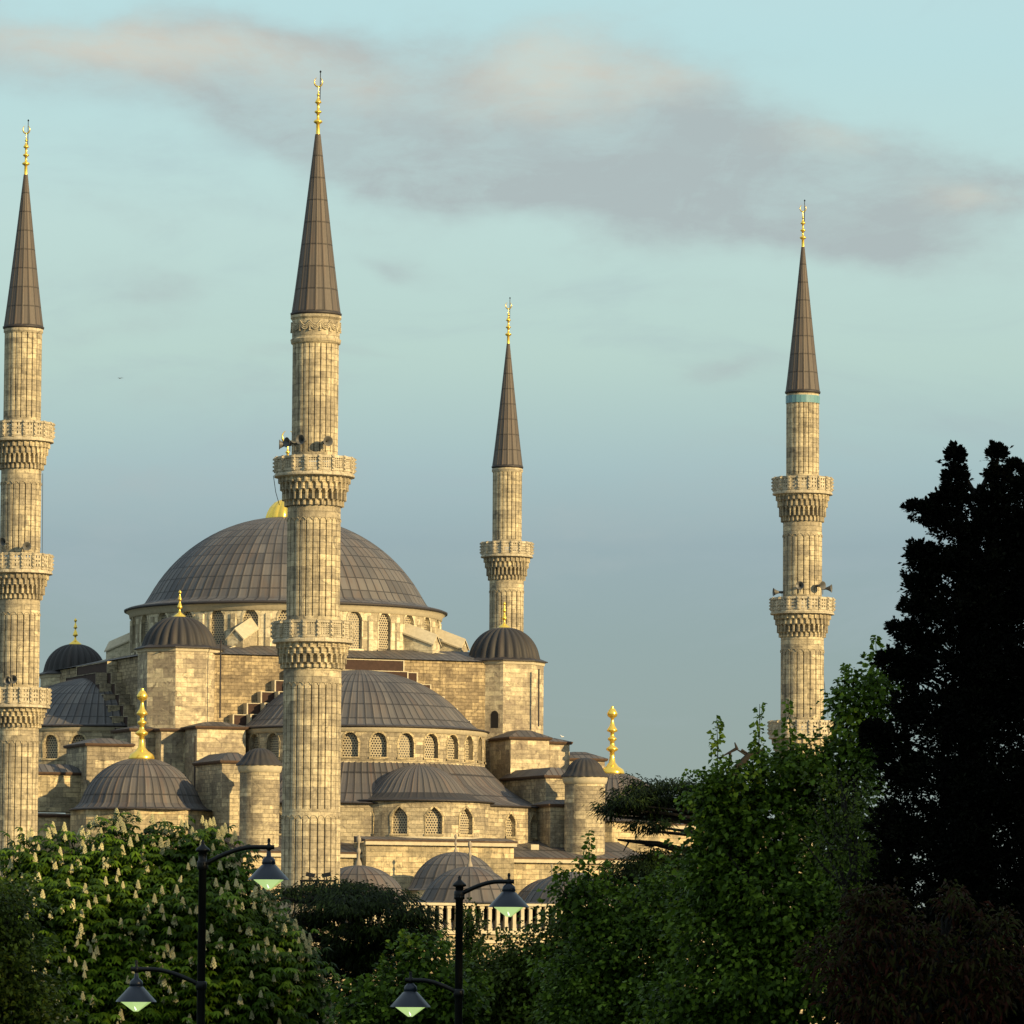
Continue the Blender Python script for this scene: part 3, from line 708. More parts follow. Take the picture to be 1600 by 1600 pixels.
# weight towers
def weight_tower(u_, n_, px, apex, base_y, hw, bot_y, door=False, fin_top=925):
    P = W(u_, n_); x, y = P.x, P.y; z = lambda py: zrow(x, y, py); r = lambda q: q * y * 1.004 / F
    R = r(hw); zt = z(base_y); zb = z(bot_y)
    b = MB(); Ro = R / math.cos(math.pi / 8)
    angs = [YAW - math.pi / 2 + math.pi / 8 + math.pi / 4 * k for k in range(8)]
    ring = lambda rr, zz: [Vector((x + rr * math.cos(a), y + rr * math.sin(a), zz)) for a in angs]
    A_, B_ = ring(Ro * .985, zb), ring(Ro * .985, zt)
    for i in range(8): b.quad(A_[i], A_[(i + 1) % 8], B_[(i + 1) % 8], B_[i])
    t = b.build('weight_tower', M['tower'], mosque)
    b = MB(); rs = [ring(Ro * .985, zt - .35), ring(Ro * 1.01, zt - .3), ring(Ro * 1.02, zt - .1), ring(Ro * 1.05, zt - .05)]
    b.grid(rs, True); b.build('cornice', M['coping'], t)
    b = MB(); rs = [ring(Ro * 1.03, zt - .06), ring(Ro * 1.09, zt - .03), ring(Ro * 1.09, zt + .05), ring(Ro * .9, zt + .3)]
    b.grid(rs, True); b.poly(rs[-1]); b.build('eave', M['eave'], t)
    Rb = R * .94; hh = z(apex) - zt - .1
    pf = [(Rb * 1.04, zt + .12), (Rb, zt + .3)] + [(q, zt + .3 + v) for q, v in arcprof(Rb * .985, hh - .2, 14, .35)[1:]]
    lead_dome(x, y, pf, 24, 50, t, M['leadb'], 'tower_dome', lobes=.26, sub=6)
    za = z(apex)
    finial(x, y, za - .15, z(fin_top) - za + .15, t, M['gold'], 'urn', 'finial', .8)
    if door:
        a = YAW - math.pi / 2 - math.pi / 4; o = Vector((math.cos(a), math.sin(a), 0)); tt = Vector((-o.y, o.x, 0)); b = MB(); dz = z(1140)
        c = Vector((x, y, 0)) + o * (R * .985 + .02) + tt * .55; pts = [c + tt * -.35 + Vector((0, 0, dz)), c + tt * .35 + Vector((0, 0, dz))]
        for q in range(7):
            an = math.pi * q / 6; pts.append(c + tt * .35 * math.cos(an) + Vector((0, 0, dz + 1.15 + .35 * math.sin(an))))
        b.poly(pts); b.build('doorway', M['dark'], t)
    return t
s_ = 15.0
weight_tower(-s_ + .3, s_ - .1, 298, 963, 1015, 60.5, 1150, fin_top=922)
weight_tower(s_, s_, 787, 980, 1035, 58, 1160, True, fin_top=940)
weight_tower(-s_, -s_, 118, 1006, 1055, 50, 1170, fin_top=966)
weight_tower(s_, -s_, 640, 1020, 1066, 48, 1180)

# half domes on the front and on the left side
def half_dome(u_, n_, px_, ztop, zcorn, zwb, Rdm, Rcn, a0, a1, winlist, wz, parent=mosque):
    P = W(u_, n_); x, y = P.x, P.y; z = lambda py: zrow(x, y, py)
    zc_ = z(zcorn); hh = z(ztop) - zc_
    prof = [(Rcn, zc_), (Rcn - .5, zc_ + .10), (Rdm + .55, zc_ + .26), (Rdm + .12, zc_ + .60)] + [(q, zc_ + .6 + v) for q, v in arcprof(Rdm, hh - .6, 16, .05)[1:]]
    # camera-side angle convention -> lathe angles
    la0, la1 = a0 - math.pi / 2, a1 - math.pi / 2
    ribs = 44
    hdm = lead_dome(x, y, prof, ribs, 1.75, parent, M['lead'], 'half_dome', la0, la1, rib=.09, sub=4)
    b = MB(); b.lathe(x, y, [(Rcn - .15, zc_ - .1), (Rcn + .04, zc_ - .06), (Rcn + .05, zc_ + .02), (Rcn - .3, zc_ + .12)], 90, la0, la1); b.build('eave', M['eave'], hdm, True)
    b = MB(); Rwl = Rcn - .35
    b.lathe(x, y, [(Rwl, zc_ - .5), (Rwl + .1, zc_ - .45), (Rwl + .22, zc_ - .12)], 90, la0, la1); b.build('cornice', M['coping'], hdm, True)
    fm = cylmap(x, y, Rwl); zt_ = zc_ - .45; zb_ = z(zwb)
    wall = MB(); prev = a0 * Rwl; ws = []
    for i, (a, lit) in enumerate(winlist):
        nx = (winlist[i + 1][0] + a) / 2 * Rwl if i + 1 < len(winlist) else min((a + .11), a1) * Rwl
        pv = (winlist[i - 1][0] + a) / 2 * Rwl if i else max((a - .11), a0) * Rwl
        if i == 0: plain_cyl(wall, fm, a0 * Rwl, pv, zb_ - 1, zt_)
        pts = bay(wall, fm, pv, nx, zb_ - 1, zt_, a * Rwl, 1.35, z(wz[1]), z(wz[0]), False, .7)
        ws.append((pts, a * Rwl))
        last = nx
    plain_cyl(wall, fm, last, a1 * Rwl, zb_ - 1, zt_)
    wo = wall.build('half_dome_drum', M['wall'], parent)
    for pts, s in ws: window(fm, pts, s, .42, parent, proud=.035, fw_=.14)
    return x, y
YA = YAW
hx, hy = half_dome(0, 19.5, 560, 1047, 1143, 1196, 9.5, 11.1, YA - math.pi / 2 - .05, YA + math.pi / 2 + .05,
    [(math.radians(-2.3 + 12.75 * k), 0) for k in range(-5, 9)], (1153, 1190))
lx, ly = half_dome(-17, 0, 160, 1058, 1142, 1200, 9.2, 10.6, YA - math.pi - .05, YA + .03,
    [(math.radians(-2.3 + 14 * k - 4), 0) for k in range(-7, 1)], (1156, 1192))

# lower skirt roof of the front half dome with three small apses
zf = lambda py: zrow(hx, hy - 10, py)
sk0, sk1 = zrow(hx, hy - 11, 1193), zrow(hx, hy - 17, 1254)
a0, a1 = YA - math.pi / 2 + .12, YA + math.pi / 2 - .12
Rs = 17.0
prof = [(Rs, sk1), (Rs - .9, sk1 + .12), (Rs - 2.0, sk1 + .45), (Rs - 3.2, sk1 + 1.0), (Rs - 4.4, sk1 + 1.75), (10.6, sk0 + .25)]
skr = lead_dome(hx, hy, prof, 62, 3.0, mosque, M['leadb'], 'skirt_roof', a0 - math.pi / 2, a1 - math.pi / 2, rib=.08)
b = MB(); b.lathe(hx, hy, [(Rs - .15, sk1 - .1), (Rs + .04, sk1 - .06), (Rs + .04, sk1 + .03), (Rs - .4, sk1 + .1)], 90, a0 - math.pi / 2, a1 - math.pi / 2); b.build('eave', M['eave'], skr, True)
zlow = zrow(hx, hy - 17, 1309)
fmw = cylmap(hx, hy, Rs - .3); wall = MB(); Rl = Rs - .3
was = [math.radians(q) for q in (-44, -22.0, 39, 51, 63)]
ws = []
edges = [a0] + [(was[i] + was[i + 1]) / 2 for i in range(len(was) - 1)] + [a1]
for i, a in enumerate(was):
    lo, hi = max(edges[i], a - .1), min(edges[i + 1], a + .1)
    plain_cyl(wall, fmw, edges[i] * Rl, lo * Rl, zlow - 4, sk1 - .05); plain_cyl(wall, fmw, hi * Rl, edges[i + 1] * Rl, zlow - 4, sk1 - .05)
    ws.append((bay(wall, fmw, lo * Rl, hi * Rl, zlow - 4, sk1 - .05, a * Rl, 1.2, zlow + .35, sk1 - .62, True, .4), a * Rl))
wall.build('apse_wall', M['wall'], mosque)
for pts, s in ws: window(fmw, pts, s, .4, mosque, fw_=.14)
def apse(u_, n_, Ra, top_y, wins):
    P = W(u_, n_); x, y = P.x, P.y; zt_ = zrow(x, y, top_y); zb_ = zrow(x, y - Ra, 1250)
    prof = [(Ra + .3, zb_), (Ra - .5, zb_ + .08), (Ra - 1.2, zb_ + .3), (Ra - 1.8, zb_ + .7), (Ra - 2.2, zb_ + 1.15)] + [(q, zb_ + 1.15 + v) for q, v in arcprof(Ra - 2.2, zt_ - zb_ - 1.15, 10, .04)[1:]]
    d = lead_dome(x, y, prof, 48, 30.0, mosque, M['leadb'], 'apse_half_dome', -math.pi, math.pi, rib=.07)
    b = MB(); b.lathe(x, y, [(Ra + .15, zb_ - .1), (Ra + .34, zb_ - .06), (Ra + .34, zb_ + .03), (Ra, zb_ + .1)], 72); b.build('eave', M['eave'], d, True)
    fm = cylmap(x, y, Ra); wl = MB(); ws = []; h = .1 * 17 / Ra
    angs = [math.radians(q) for q in wins]; ed = [-1.55] + [(angs[i] + angs[i + 1]) / 2 for i in range(len(angs) - 1)] + [1.55]
    for i, a in enumerate(angs):
        lo, hi = a - .13, a + .13
        plain_cyl(wl, fm, ed[i] * Ra, lo * Ra, zlow - 4, zb_ - .05); plain_cyl(wl, fm, hi * Ra, ed[i + 1] * Ra, zlow - 4, zb_ - .05)
        ws.append((bay(wl, fm, lo * Ra, hi * Ra, zlow - 4, zb_ - .05, a * Ra, 1.35, zlow + .35, zb_ - .55, True, .4), a * Ra))
    wl.build('apse_wall', M['wall'], mosque)
    b = MB(); b.lathe(x, y, [(Ra, zlow - .12), (Ra + .16, zlow - .05), (Ra + .16, zlow + .08), (Ra, zlow + .12)], 60); b.build('moulding', M['coping'], mosque, True)
    for pts, s in ws: window(fm, pts, s, .4, mosque, fw_=.14)
apse(0.6, 32.5, 6.0, 1195, (-44, -14.0, 13.5, 42))

# masonry blocks (buttress piers) with low hipped lead roofs, from facade measurements
def block(name, pl, pr, pt, pb, n1, depth, rise=.7, mat='wall', over=.22, ridge=.35, part='lead_roof'):
    u1, zt = RQ(pl, pt, n1); u2, _ = RQ(pr, pt, n1); zb = RQ((pl + pr) / 2, pb, n1)[1] if pb else 0.0
    n0 = n1 - depth
    b = MB(); ring = lambda e, z: [W(u1 - e, n1 + e, z), W(u2 + e, n1 + e, z), W(u2 + e, n0 - e, z), W(u1 - e, n0 - e, z)]
    A_, B_ = ring(0, zb), ring(0, zt)
    for i in range(4): b.quad(A_[i], A_[(i + 1) % 4], B_[(i + 1) % 4], B_[i])
    o = b.build(name, M[mat], mosque)
    b = MB(); e0, e1, e2 = ring(over, zt - .02), ring(over + .02, zt + .1), ring(0, 0)
    sh = min(u2 - u1, depth) * ridge
    T = [W(u1 + sh, n1 - sh, zt + rise), W(u2 - sh, n1 - sh, zt + rise), W(u2 - sh, n0 + sh, zt + rise), W(u1 + sh, n0 + sh, zt + rise)]
    for i in range(4):
        j = (i + 1) % 4; b.quad(e1[i], e1[j], T[j], T[i])
    b.poly(T); b.build(part, M['leadb'], o, panels=(.55, 3))
    c = MB()
    lo = ring(over * .6, zt - .14)
    for i in range(4):
        j = (i + 1) % 4; c.quad(e0[i], e0[j], e1[j], e1[i]); c.quad(lo[i], lo[j], e0[j], e0[i])
    c.build('eave', M['brickedge'], o)
    return o
# right side masses
block('pier', 798, 858, 1153, 1330, 22.0, 6.5, .75, 'tower')
block('pier', 842, 890, 1160, 1330, 21.6, 6.0, .45, 'tower')
block('pier', 884, 945, 1186, 1330, 21.2, 6.0, .7, 'tower')
block('low_pier', 853, 892, 1213, 1330, 31.0, 10.0, .8)
block('low_pier', 860, 905, 1258, 1330, 34.5, 4.0, .5)
# left side masses
block('pier', 308, 384, 1136, 1300, 22.0, 6.5, .55, 'tower')
block('pier', 252, 309, 1140, 1310, 18.6, 6, .25, 'tower')
block('low_pier', 347, 392, 1190, 1330, 31.0, 7.0, .8)
block('pier', 136, 206, 1163, 1300, 19.5, 6.0, .6, 'wall')
block('low_pier', 205, 252, 1140, 1300, 17.0, 5.0, .4, 'wall')
block('side_wall', 20, 134, 1207, 1268, 17.8, 3.0, .8, 'facade')
block('side_wall', -60, 118, 1272, None, 21.0, 4.0, .25, 'facade')
# round stair turrets with fluted caps
def turret(px, capy, topy, hw, n_):
    x, y = axis(px, topy, n_); z = lambda py: zrow(x, y, py); r = lambda q: q * y * 1.004 / F
    R = r(hw); zt = z(topy)
    b = MB(); b.lathe(x, y, [(R, 0), (R, zt - .5)], 40, rref=R); t = b.build('stair_turret', M['wall'], mosque, True)
    b = MB(); b.lathe(x, y, [(R, zt - .62), (R + .1, zt - .55), (R + .18, zt - .3), (R + .22, zt - .05)], 40); b.build('cornice', M['coping'], t, True)
    rr = R + .3
    lead_dome(x, y, [(rr, zt - .03), (rr - .05, zt + .1), (rr - .35, zt + .35)] + [(q, zt + .35 + v) for q, v in arcprof(rr - .42, z(capy) - zt - .35, 10, .1)[1:]], 20, 50, t, M['leadb'], 'turret_cap', lobes=.12, sub=4)
turret(406, 1169, 1196, 31, 36)
turret(914, 1184, 1214, 31.5, 36)
# big corner domes with tulip finials
def corner_dome(px, apex, basey, hw, n_, fin, bot):
    x, y = axis(px, basey, n_); z = lambda py: zrow(x, y, py); r = lambda q: q * y * 1.004 / F
    R = r(hw); zb = z(basey)
    prof = [(R * 1.17, zb), (R * 1.08, zb + .15), (R * 1.0, zb + .5)] + [(q, zb + .5 + v) for q, v in arcprof(R * .985, z(apex) - zb - .5, 14, .3)[1:]]
    d = lead_dome(x, y, prof, 44, 1.7, mosque, M['leadb'], 'corner_dome', rib=.07)
    b = MB(); b.lathe(x, y, [(R * 1.13, zb - .12), (R * 1.175, zb - .08), (R * 1.175, zb + .02), (R * 1.1, zb + .12)], 60); b.build('eave', M['eave'], d, True)
    finial(x, y, z(apex) - .2, z(fin) - z(apex) + .2, d, M['gold'], 'tulip', 'finial', .98)
    b = MB(); ang = [YAW + math.pi / 8 + math.pi / 4 * k for k in range(8)]; Ro = R * 1.15
    rg = lambda zz: [Vector((x + Ro * math.cos(a), y + Ro * math.sin(a), zz)) for a in ang]
    A_, B_ = rg(z(bot)), rg(zb - .1)
    for i in range(8): b.quad(A_[i], A_[(i + 1) % 8], B_[(i + 1) % 8], B_[i])
    b.build('dome_base', M['facade'], mosque)
corner_dome(220, 1184, 1266, 95, 26, 1075, 1330)
corner_dome(956, 1207, 1285, 91, 26, 1103, 1345)

for px_, y1_, y2_, n_ in ((345, 1000, 1122, 19.2), (842, 1045, 1135, 19.0), (305, 1150, 1300, 22.3), (893, 1215, 1300, 31.3)):
    u1_, z1_ = RQ(px_, y1_, n_); z2_ = RQ(px_, y2_, n_)[1]; P_ = W(u1_, n_, 0); b = MB()
    b.tube([(P_.x, P_.y, z2_), (P_.x, P_.y, z1_)], [.07, .07], 6); b.build('rainwater_pipe', M['eave'], mosque)
# the hall's front wall, taller in the middle, with lead lean-to roofs
NF = 38.5
def flat_wall(name, pl, pr, pt, n_, mat='facade', roof=None, th=2.0):
    u1, zt = RQ(pl, pt, n_); u2, _ = RQ(pr, pt, n_)
    b = MB()
    A_ = [W(u1, n_, 0), W(u2, n_, 0), W(u2, n_ - th, 0), W(u1, n_ - th, 0)]; B_ = [Vector((p.x, p.y, zt)) for p in A_]
    for i in range(4): b.quad(A_[i], A_[(i + 1) % 4], B_[(i + 1) % 4], B_[i])
    o = b.build(name, M[mat], mosque)
    c = MB(); c.box(W((u1 + u2) / 2, n_ + .08, zt - .03), U * ((u2 - u1) / 2 + .15), N * .22, Vector((0, 0, .16))); c.build('cornice', M['coping'], o)
    e = MB(); e.box(W((u1 + u2) / 2, n_ + .10, zt + .17), U * ((u2 - u1) / 2 + .2), N * .25, Vector((0, 0, .06))); e.build('brick_edge', M['brickedge'], o)
    if roof:
        rz, dp = roof; r_ = MB(); z2 = zt + rz
        q = [W(u1 - .2, n_ + .36, zt + .24), W(u2 + .2, n_ + .36, zt + .24), W(u2 + .2, n_ - dp, z2), W(u1 - .2, n_ - dp, z2)]
        r_.quad(*q); r_.quad(q[0], q[3], W(u1 - .2, n_ - dp, zt), W(u1 - .2, n_ + .3, zt + .1)); r_.quad(q[1], q[2], W(u2 + .2, n_ - dp, zt), W(u2 + .2, n_ + .3, zt + .1))
        r_.build('lead_roof', M['leadb'], o, panels=(.6, 5))
    return o
flat_wall('front_wall', 572, 803, 1316, NF + 1.2, roof=(.55, 2.4), th=3)
fr_ = flat_wall('front_wall', 803, 1010, 1344, NF, roof=(1.75, 6.5), th=3)
flat_wall('front_wall', 1008, 1252, 1349, NF - .5, roof=(.9, 5), th=3)
flat_wall('front_wall', 380, 573, 1334, NF, roof=(1.6, 6), th=3)
flat_wall('upper_wall', 945, 1115, 1290, 30.0, roof=(.6, 4), th=6)
flat_wall('upper_wall', 1110, 1205, 1288, 29.5, roof=(.4, 3), th=6)
uu, zz = RQ(831, 1325, NF - 3.5); b = MB(); b.box(W(uu, NF - 3.2, zz), U * .35, N * .4, Vector((0, 0, .28))); b.build('skylight', M['coping'], fr_)
# window beside the right turret
fmp = planemap(30.0); uu, zz = RQ(927, 1310, 30.0)

# ------------------------------------------------------------------ courtyard arcade in front of the hall
arc = thing('courtyard_arcade', tuple(W(0, 98, 0)), 'low stone arcade with small lead domes and a pillared gallery, in front of the mosque', 'arcade')
NA = 99.0
def RA(px, py, n_=NA): return RQ(px, py, n_)
zl = RA(730, 1411)[1]; ua = -33; ub = 34
b = MB()
def slab(mb, u1, u2, n1, n2, z1, z2): mb.box(W((u1 + u2) / 2, (n1 + n2) / 2, (z1 + z2) / 2), U * ((u2 - u1) / 2), N * ((n1 - n2) / 2), Vector((0, 0, (z2 - z1) / 2)))
slab(b, ua, ub, NA, NA - .5, 0, zl - 2.15); b.build('outer_wall', M['facade'], arc)
b = MB(); slab(b, ua, ub, NA + .15, NA - 6.6, zl - .18, zl); b.build('eave_slab', M['coping'], arc)
b = MB(); slab(b, ua, ub, NA + .2, NA - .6, zl - 2.15, zl - 1.9); slab(b, ua, ub, NA + .12, NA - .6, zl - 2.75, zl - 2.55); b.build('string_course', M['coping'], arc)
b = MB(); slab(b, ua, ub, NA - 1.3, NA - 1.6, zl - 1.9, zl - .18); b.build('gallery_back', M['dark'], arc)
u1 = RA(560, 1430)[0]; u2 = RA(905, 1430)[0]; n = 28
proto = None
for k in range(n):
    uu = u1 + (u2 - u1) * k / (n - 1); b = MB(); z_a, z_b = zl - 1.9, zl - .18; c = W(uu, NA - .12, 0)
    b.box(c + Vector((0, 0, (z_a + z_b) / 2)), U * .12, N * .12, Vector((0, 0, (z_b - z_a) / 2)))
    b.box(c + Vector((0, 0, z_b - .1)), U * .17, N * .16, Vector((0, 0, .098))); b.box(c + Vector((0, 0, z_a + .1)), U * .16, N * .16, Vector((0, 0, .098)))
    b.build('pillar', M['coping'], arc)
b = MB()
for k in range(n - 1):
    uu = u1 + (u2 - u1) * (k + .5) / (n - 1); c = W(uu, NA - .5, 0)
    b.lathe(c.x, c.y, [(.02, zl - 1.9), (.14, zl - 1.85), (.19, zl - 1.6), (.14, zl - 1.35), (.02, zl - 1.3)], 10)
    b.box(W(uu, NA - .9, zl - .75), U * .17, N * .03, Vector((0, 0, .3)))
tag(b.build('gallery_fittings', plain('grey_metal_fittings', (.13, .13, .13), .5), arc, True))
def small_dome(px, apex, hw, n_, zb=None, fin=None, basey=None, kind='ball', mat='leadb'):
    x, y = axis(px, apex, n_); z = lambda py: zrow(x, y, py); r = lambda q: q * y * 1.004 / F
    R = r(hw); zb = zb if zb is not None else z(basey)
    prof = [(R * 1.12, zb), (R * 1.02, zb + .15), (R * .96, zb + .45)] + [(q, zb + .45 + v) for q, v in arcprof(R * .95, z(apex) - zb - .45, 12, .08)[1:]]
    d = lead_dome(x, y, prof, 24, 1.3, arc, M[mat], 'arcade_dome', rib=.06)
    if fin: finial(x, y, z(apex) - .1, z(fin) - z(apex) + .1, d, M['fstone'], kind, 'finial', .75)
small_dome(560, 1352, 78, NA - 3.4, zl + .02, 1305)
small_dome(734, 1354, 76, NA - 3.4, zl + .02, 1314)
small_dome(893, 1362, 72, NA - 3.4, zl + .02)
small_dome(1048, 1362, 70, NA - 3.4, zl + .02)
small_dome(1200, 1364, 69, NA - 3.4, zl + .02)
small_dome(712, 1331, 72, 45.5, None, 1303, 1392, mat='lead')
small_dome(862, 1372, 58, 44.0, None, 1350, 1412)
small_dome(560, 1380, 58, 44.0, None, None, 1415)
b = MB(); z3 = zrow(W(0, 44).x, W(0, 44).y, 1413); slab(b, -20, 32, 48.5, 39.7, 0, z3); b.build('portico_block', M['facade'], arc)
b = MB(); z4 = zrow(W(0, 44).x, W(0, 44).y, 1393); uu = RQ(712, 1395, 45.5)[0]; slab(b, uu - 3.8, uu + 3.8, 49.0, 41.5, z3 + .003, z4); b.build('portal_block', M['facade'], arc)
# left wing of the arcade, running back to the left minaret
b = MB(); slab(b, -34, -27, NA - 8, 42, 0, zl - .2); b.build('side_wing', M['facade'], arc)

# ------------------------------------------------------------------ floodlights at the foot of the thick minaret
for px, lab in ((485, 'black floodlight left of its twin at the foot of the thick minaret, above the cedar'), (510, 'black floodlight right of its twin at the foot of the thick minaret, above the cedar')):
    p = at(px, 1367, 340); b = MB(); t = thing('floodlight', tuple(p - Vector((0, 0, .35))), lab, 'floodlight', 'floodlights at the foot of the thick minaret')
    q = 1 if px < 500 else -1; ax = Vector((math.cos(.2 * q), 0, -math.sin(.2 * q))); az = Vector((math.sin(.2 * q), .3, math.cos(.2 * q))).normalized()
    b.box(p, ax * .30, Vector((0, .15, 0)), az * .14); b.build('housing', M['black'], t)
    b = MB(); b.tube([p - Vector((0, 0, .35)), p], [.04, .04], 5); b.build('bracket', M['black'], t)
p = at(497, 1375, 340); b = MB(); b.box(p - Vector((0, 0, .05)), Vector((1.2, 0, 0)), Vector((0, .3, 0)), Vector((0, 0, .06)))
for sx in (-1.1, 1.1): b.tube([(p.x + sx, p.y, 0), (p.x + sx, p.y, p.z - .1)], [.08, .08], 6)
tag(b.build('floodlight_rack', M['black']), 'dark steel rack carrying two floodlights before the thick minaret', 'rack')

# ------------------------------------------------------------------ birds
def bird(px, py, Yd, span, mat, label, wings=True):
    p = at(px, py, Yd); b = MB(); s = span / 2
    b.tube([p + Vector((-.28 * s, 0, .05 * s)), p + Vector((-.05 * s, 0, 0)), p + Vector((.2 * s, 0, 0)), p + Vector((.42 * s, 0, .02 * s))], [.03 * s, .13 * s, .11 * s, .02 * s], 8)
    if wings:
        for sg, e in ((-1, .55), (1, 1.0)):
            r = [p + Vector((x_ * s * sg * e if sg > 0 else -x_ * s * e, y_ * s, z_ * s)) for x_, y_, z_ in ((0, -.12, .03), (0, .14, .03), (.5, .16, .14), (1.1, .22, .12), (.55, -.10, .16))]
            b.poly(r); b.poly([q - Vector((0, 0, .03 * s)) for q in r][::-1])
            for i in range(5): b.quad(r[i], r[(i + 1) % 5], r[(i + 1) % 5] - Vector((0, 0, .03 * s)), r[i] - Vector((0, 0, .03 * s)))
    else:
        b.tube([p + Vector((-.1 * s, 0, 0)), p + Vector((-.25 * s, 0, .25 * s)), p + Vector((-.35 * s, 0, .3 * s))], [.12 * s, .08 * s, .02 * s], 6)
        b.tube([p, p - Vector((0, 0, .25 * s))], [.03 * s, .03 * s], 4)
    tag(b.build('bird', M[mat], None, True), label, 'bird')
bird(187, 591, 700, .95, 'bird', 'dark bird gliding alone in the open sky between the two left minarets')
uu, zz = RQ(878, 1150, 20); P = W(uu, 20, zz); 
bird(878, 1151, P.y, .9, 'pale', 'small white bird perched on the lead roof right of the domed tower', False)

# ------------------------------------------------------------------ street lamps
def street_lamp(px, topy, Yd, arms, label, sc=1.0):
    p = at(px, topy, Yd); x, y = p.x, p.y; z = lambda py: zrow(x, y, py); q = lambda a: a * y / F
    root = thing('street_lamp', (x, y, 0), label, 'street lamp', 'double-armed street lamps in the park')
    zt = z(topy); b = MB(); k = sc
    b.lathe(x, y, [(.16 * k, 0), (.16 * k, .5), (.09 * k, .8), (.078 * k, 3), (.07 * k, zt - .42 * k), (.10 * k, zt - .40 * k), (.10 * k, zt - .34 * k), (.075 * k, zt - .33 * k), (.075 * k, zt - .18 * k), (.13 * k, zt - .16 * k), (.12 * k, zt - .12 * k), (.05 * k, zt - .06 * k), (.03 * k, zt - .03 * k), (.035 * k, zt), (.01, zt + .04 * k)], 14)
    b.build('pole', M['black'], root, True)
    for (lx, ay, jy, ry, sgn) in arms:       # lamp x, arm top y, joint y, rim y
        X1 = x + q(lx - px); za, zj, zr = z(ay), z(jy), z(ry)
        b = MB(); pts = []
        for i in range(13):
            t = i / 12; xx = x + (X1 + .10 * sgn * k - x) * t; pts.append((xx, y, zj + (za - zj) * math.sin(min(1, t * 1.35) * math.pi / 2)))
        b.tube(pts, [.042 * k] * 13, 8)
        b.lathe(X1, y, [(.02, za + .16 * k), (.03 * k, za + .12 * k), (.02 * k, za + .06 * k), (.05 * k, za + .03 * k), (.05 * k, za - .04 * k), (.03 * k, za - .06 * k), (.03 * k, za - .16 * k)][::-1], 10)
        b.lathe(x, y, [(.08 * k, zj - .08 * k), (.10 * k, zj - .06 * k), (.10 * k, zj + .06 * k), (.08 * k, zj + .08 * k)], 12)
        b.build('arm', M['black'], root, True)
        R = q(32) * 1.0; b = MB(); hh = za - .14 * k
        n1 = zr + q(23); n2 = zr + q(33)
        b.lathe(X1, y, [(R, zr), (R * .97, zr + .02), (R * .36, n1), (R * .30, n1 + .01), (R * .34, n1 + q(2)), (R * .30, n2 - q(1)), (R * .16, n2 + q(3)), (R * .12, n2 + q(4)), (R * .1, hh + .05), (R * .05, hh + .1)], 28)
        b.lathe(X1, y, [(R * .2, zr + .06), (R * .96, zr + .012)], 28)
        sh = b.build('lamp_shade', M['shade'], root, True)
        g = MB(); g.lathe(X1, y, [(.06 * R, zr - q(15)), (.12 * R, zr - q(15)), (.76 * R, zr - .005), (.76 * R, zr + .01)], 6, a0=.35, a1=.35 + 2 * math.pi); g.build('lamp_glass', M['glass'], root); c_ = MB(); c_.tube([(X1 - .12 * R, y - .62 * R, zr - q(1.5)), (X1 + .02 * R, y - .22 * R, zr - q(12.5))], [.022 * R, .03 * R], 5); c_.build('lamp_tube', M['tube'], root)
for a in [
    (317, 1316, 92, [(420, 1323, 1352, 1374, 1), (216, 1515, 1540, 1566, -1)], 'black double-armed street lamp with two lit green glasses, in front of the flowering chestnut'),
    (718, 1371, 96, [(795, 1377, 1398, 1417, 1), (643, 1532, 1552, 1574, -1)], 'black double-armed street lamp with two lit green glasses, before the arcade gallery')]:
    street_lamp(*a)
street_lamp(580, 1572, 112, [(700, 1588, 1620, 1640, 1)], 'black street lamp post whose top just shows at the bottom edge below the cedar', .9)

# ------------------------------------------------------------------ trees
def leaf_mesh(name, Cn, D, Nn, L, Wd, tone, mat, parent, fold=.25, droop=.25, arch=None):
    """each leaf: a folded, drooping diamond of four triangles-worth of faces (2 quads sharing a midrib)"""
    n = len(Cn); D = D / np.linalg.norm(D, axis=1, keepdims=True)
    S_ = np.cross(D, Nn); S_ /= (np.linalg.norm(S_, axis=1, keepdims=True) + 1e-9); Nn = np.cross(S_, D)
    L = L[:, None]; Wd = Wd[:, None]
    dn = np.array([0, 0, -1.0])
    base = Cn; mid = Cn + D * L * .5 + Nn * L * .06; tip = Cn + D * L + dn * L * droop
    l = Cn + D * L * .55 + S_ * Wd * .5 + dn * L * droop * .35 + Nn * Wd * fold * .5; r = Cn + D * L * .55 - S_ * Wd * .5 + dn * L * droop * .35 + Nn * Wd * fold * .5
    V = np.stack([base, l, tip, mid, r], 1).reshape(-1, 3)
    idx = np.arange(n)[:, None] * 5
    Fc = np.concatenate([idx + np.array([0, 3, 2, 1]), idx + np.array([0, 4, 2, 3])], 1).reshape(-1, 4)
    c = (V.min(0) + V.max(0)) / 2; V = V - c
    me = bpy.data.meshes.new(name); nf = len(Fc)
    me.vertices.add(len(V)); me.vertices.foreach_set('co', V.ravel())
    me.loops.add(nf * 4); me.loops.foreach_set('vertex_index', Fc.ravel().astype(np.int32))
    me.polygons.add(nf); me.polygons.foreach_set('loop_start', np.arange(nf, dtype=np.int32) * 4)
    me.update(calc_edges=True); me.validate()
    a = me.attributes.new('tone', 'FLOAT', 'POINT'); a.data.foreach_set('value', np.repeat(tone, 5).astype(np.float32))
    me.materials.append(mat)
    o = bpy.data.objects.new(name, me); COL.objects.link(o); o.parent = parent; o.location = Vector(c) - ORI[parent.name]; ORI[o.name] = Vector(c)
    return o
def unit(n):
    v = rng.normal(size=(n, 3)); return v / np.linalg.norm(v, axis=1, keepdims=True)
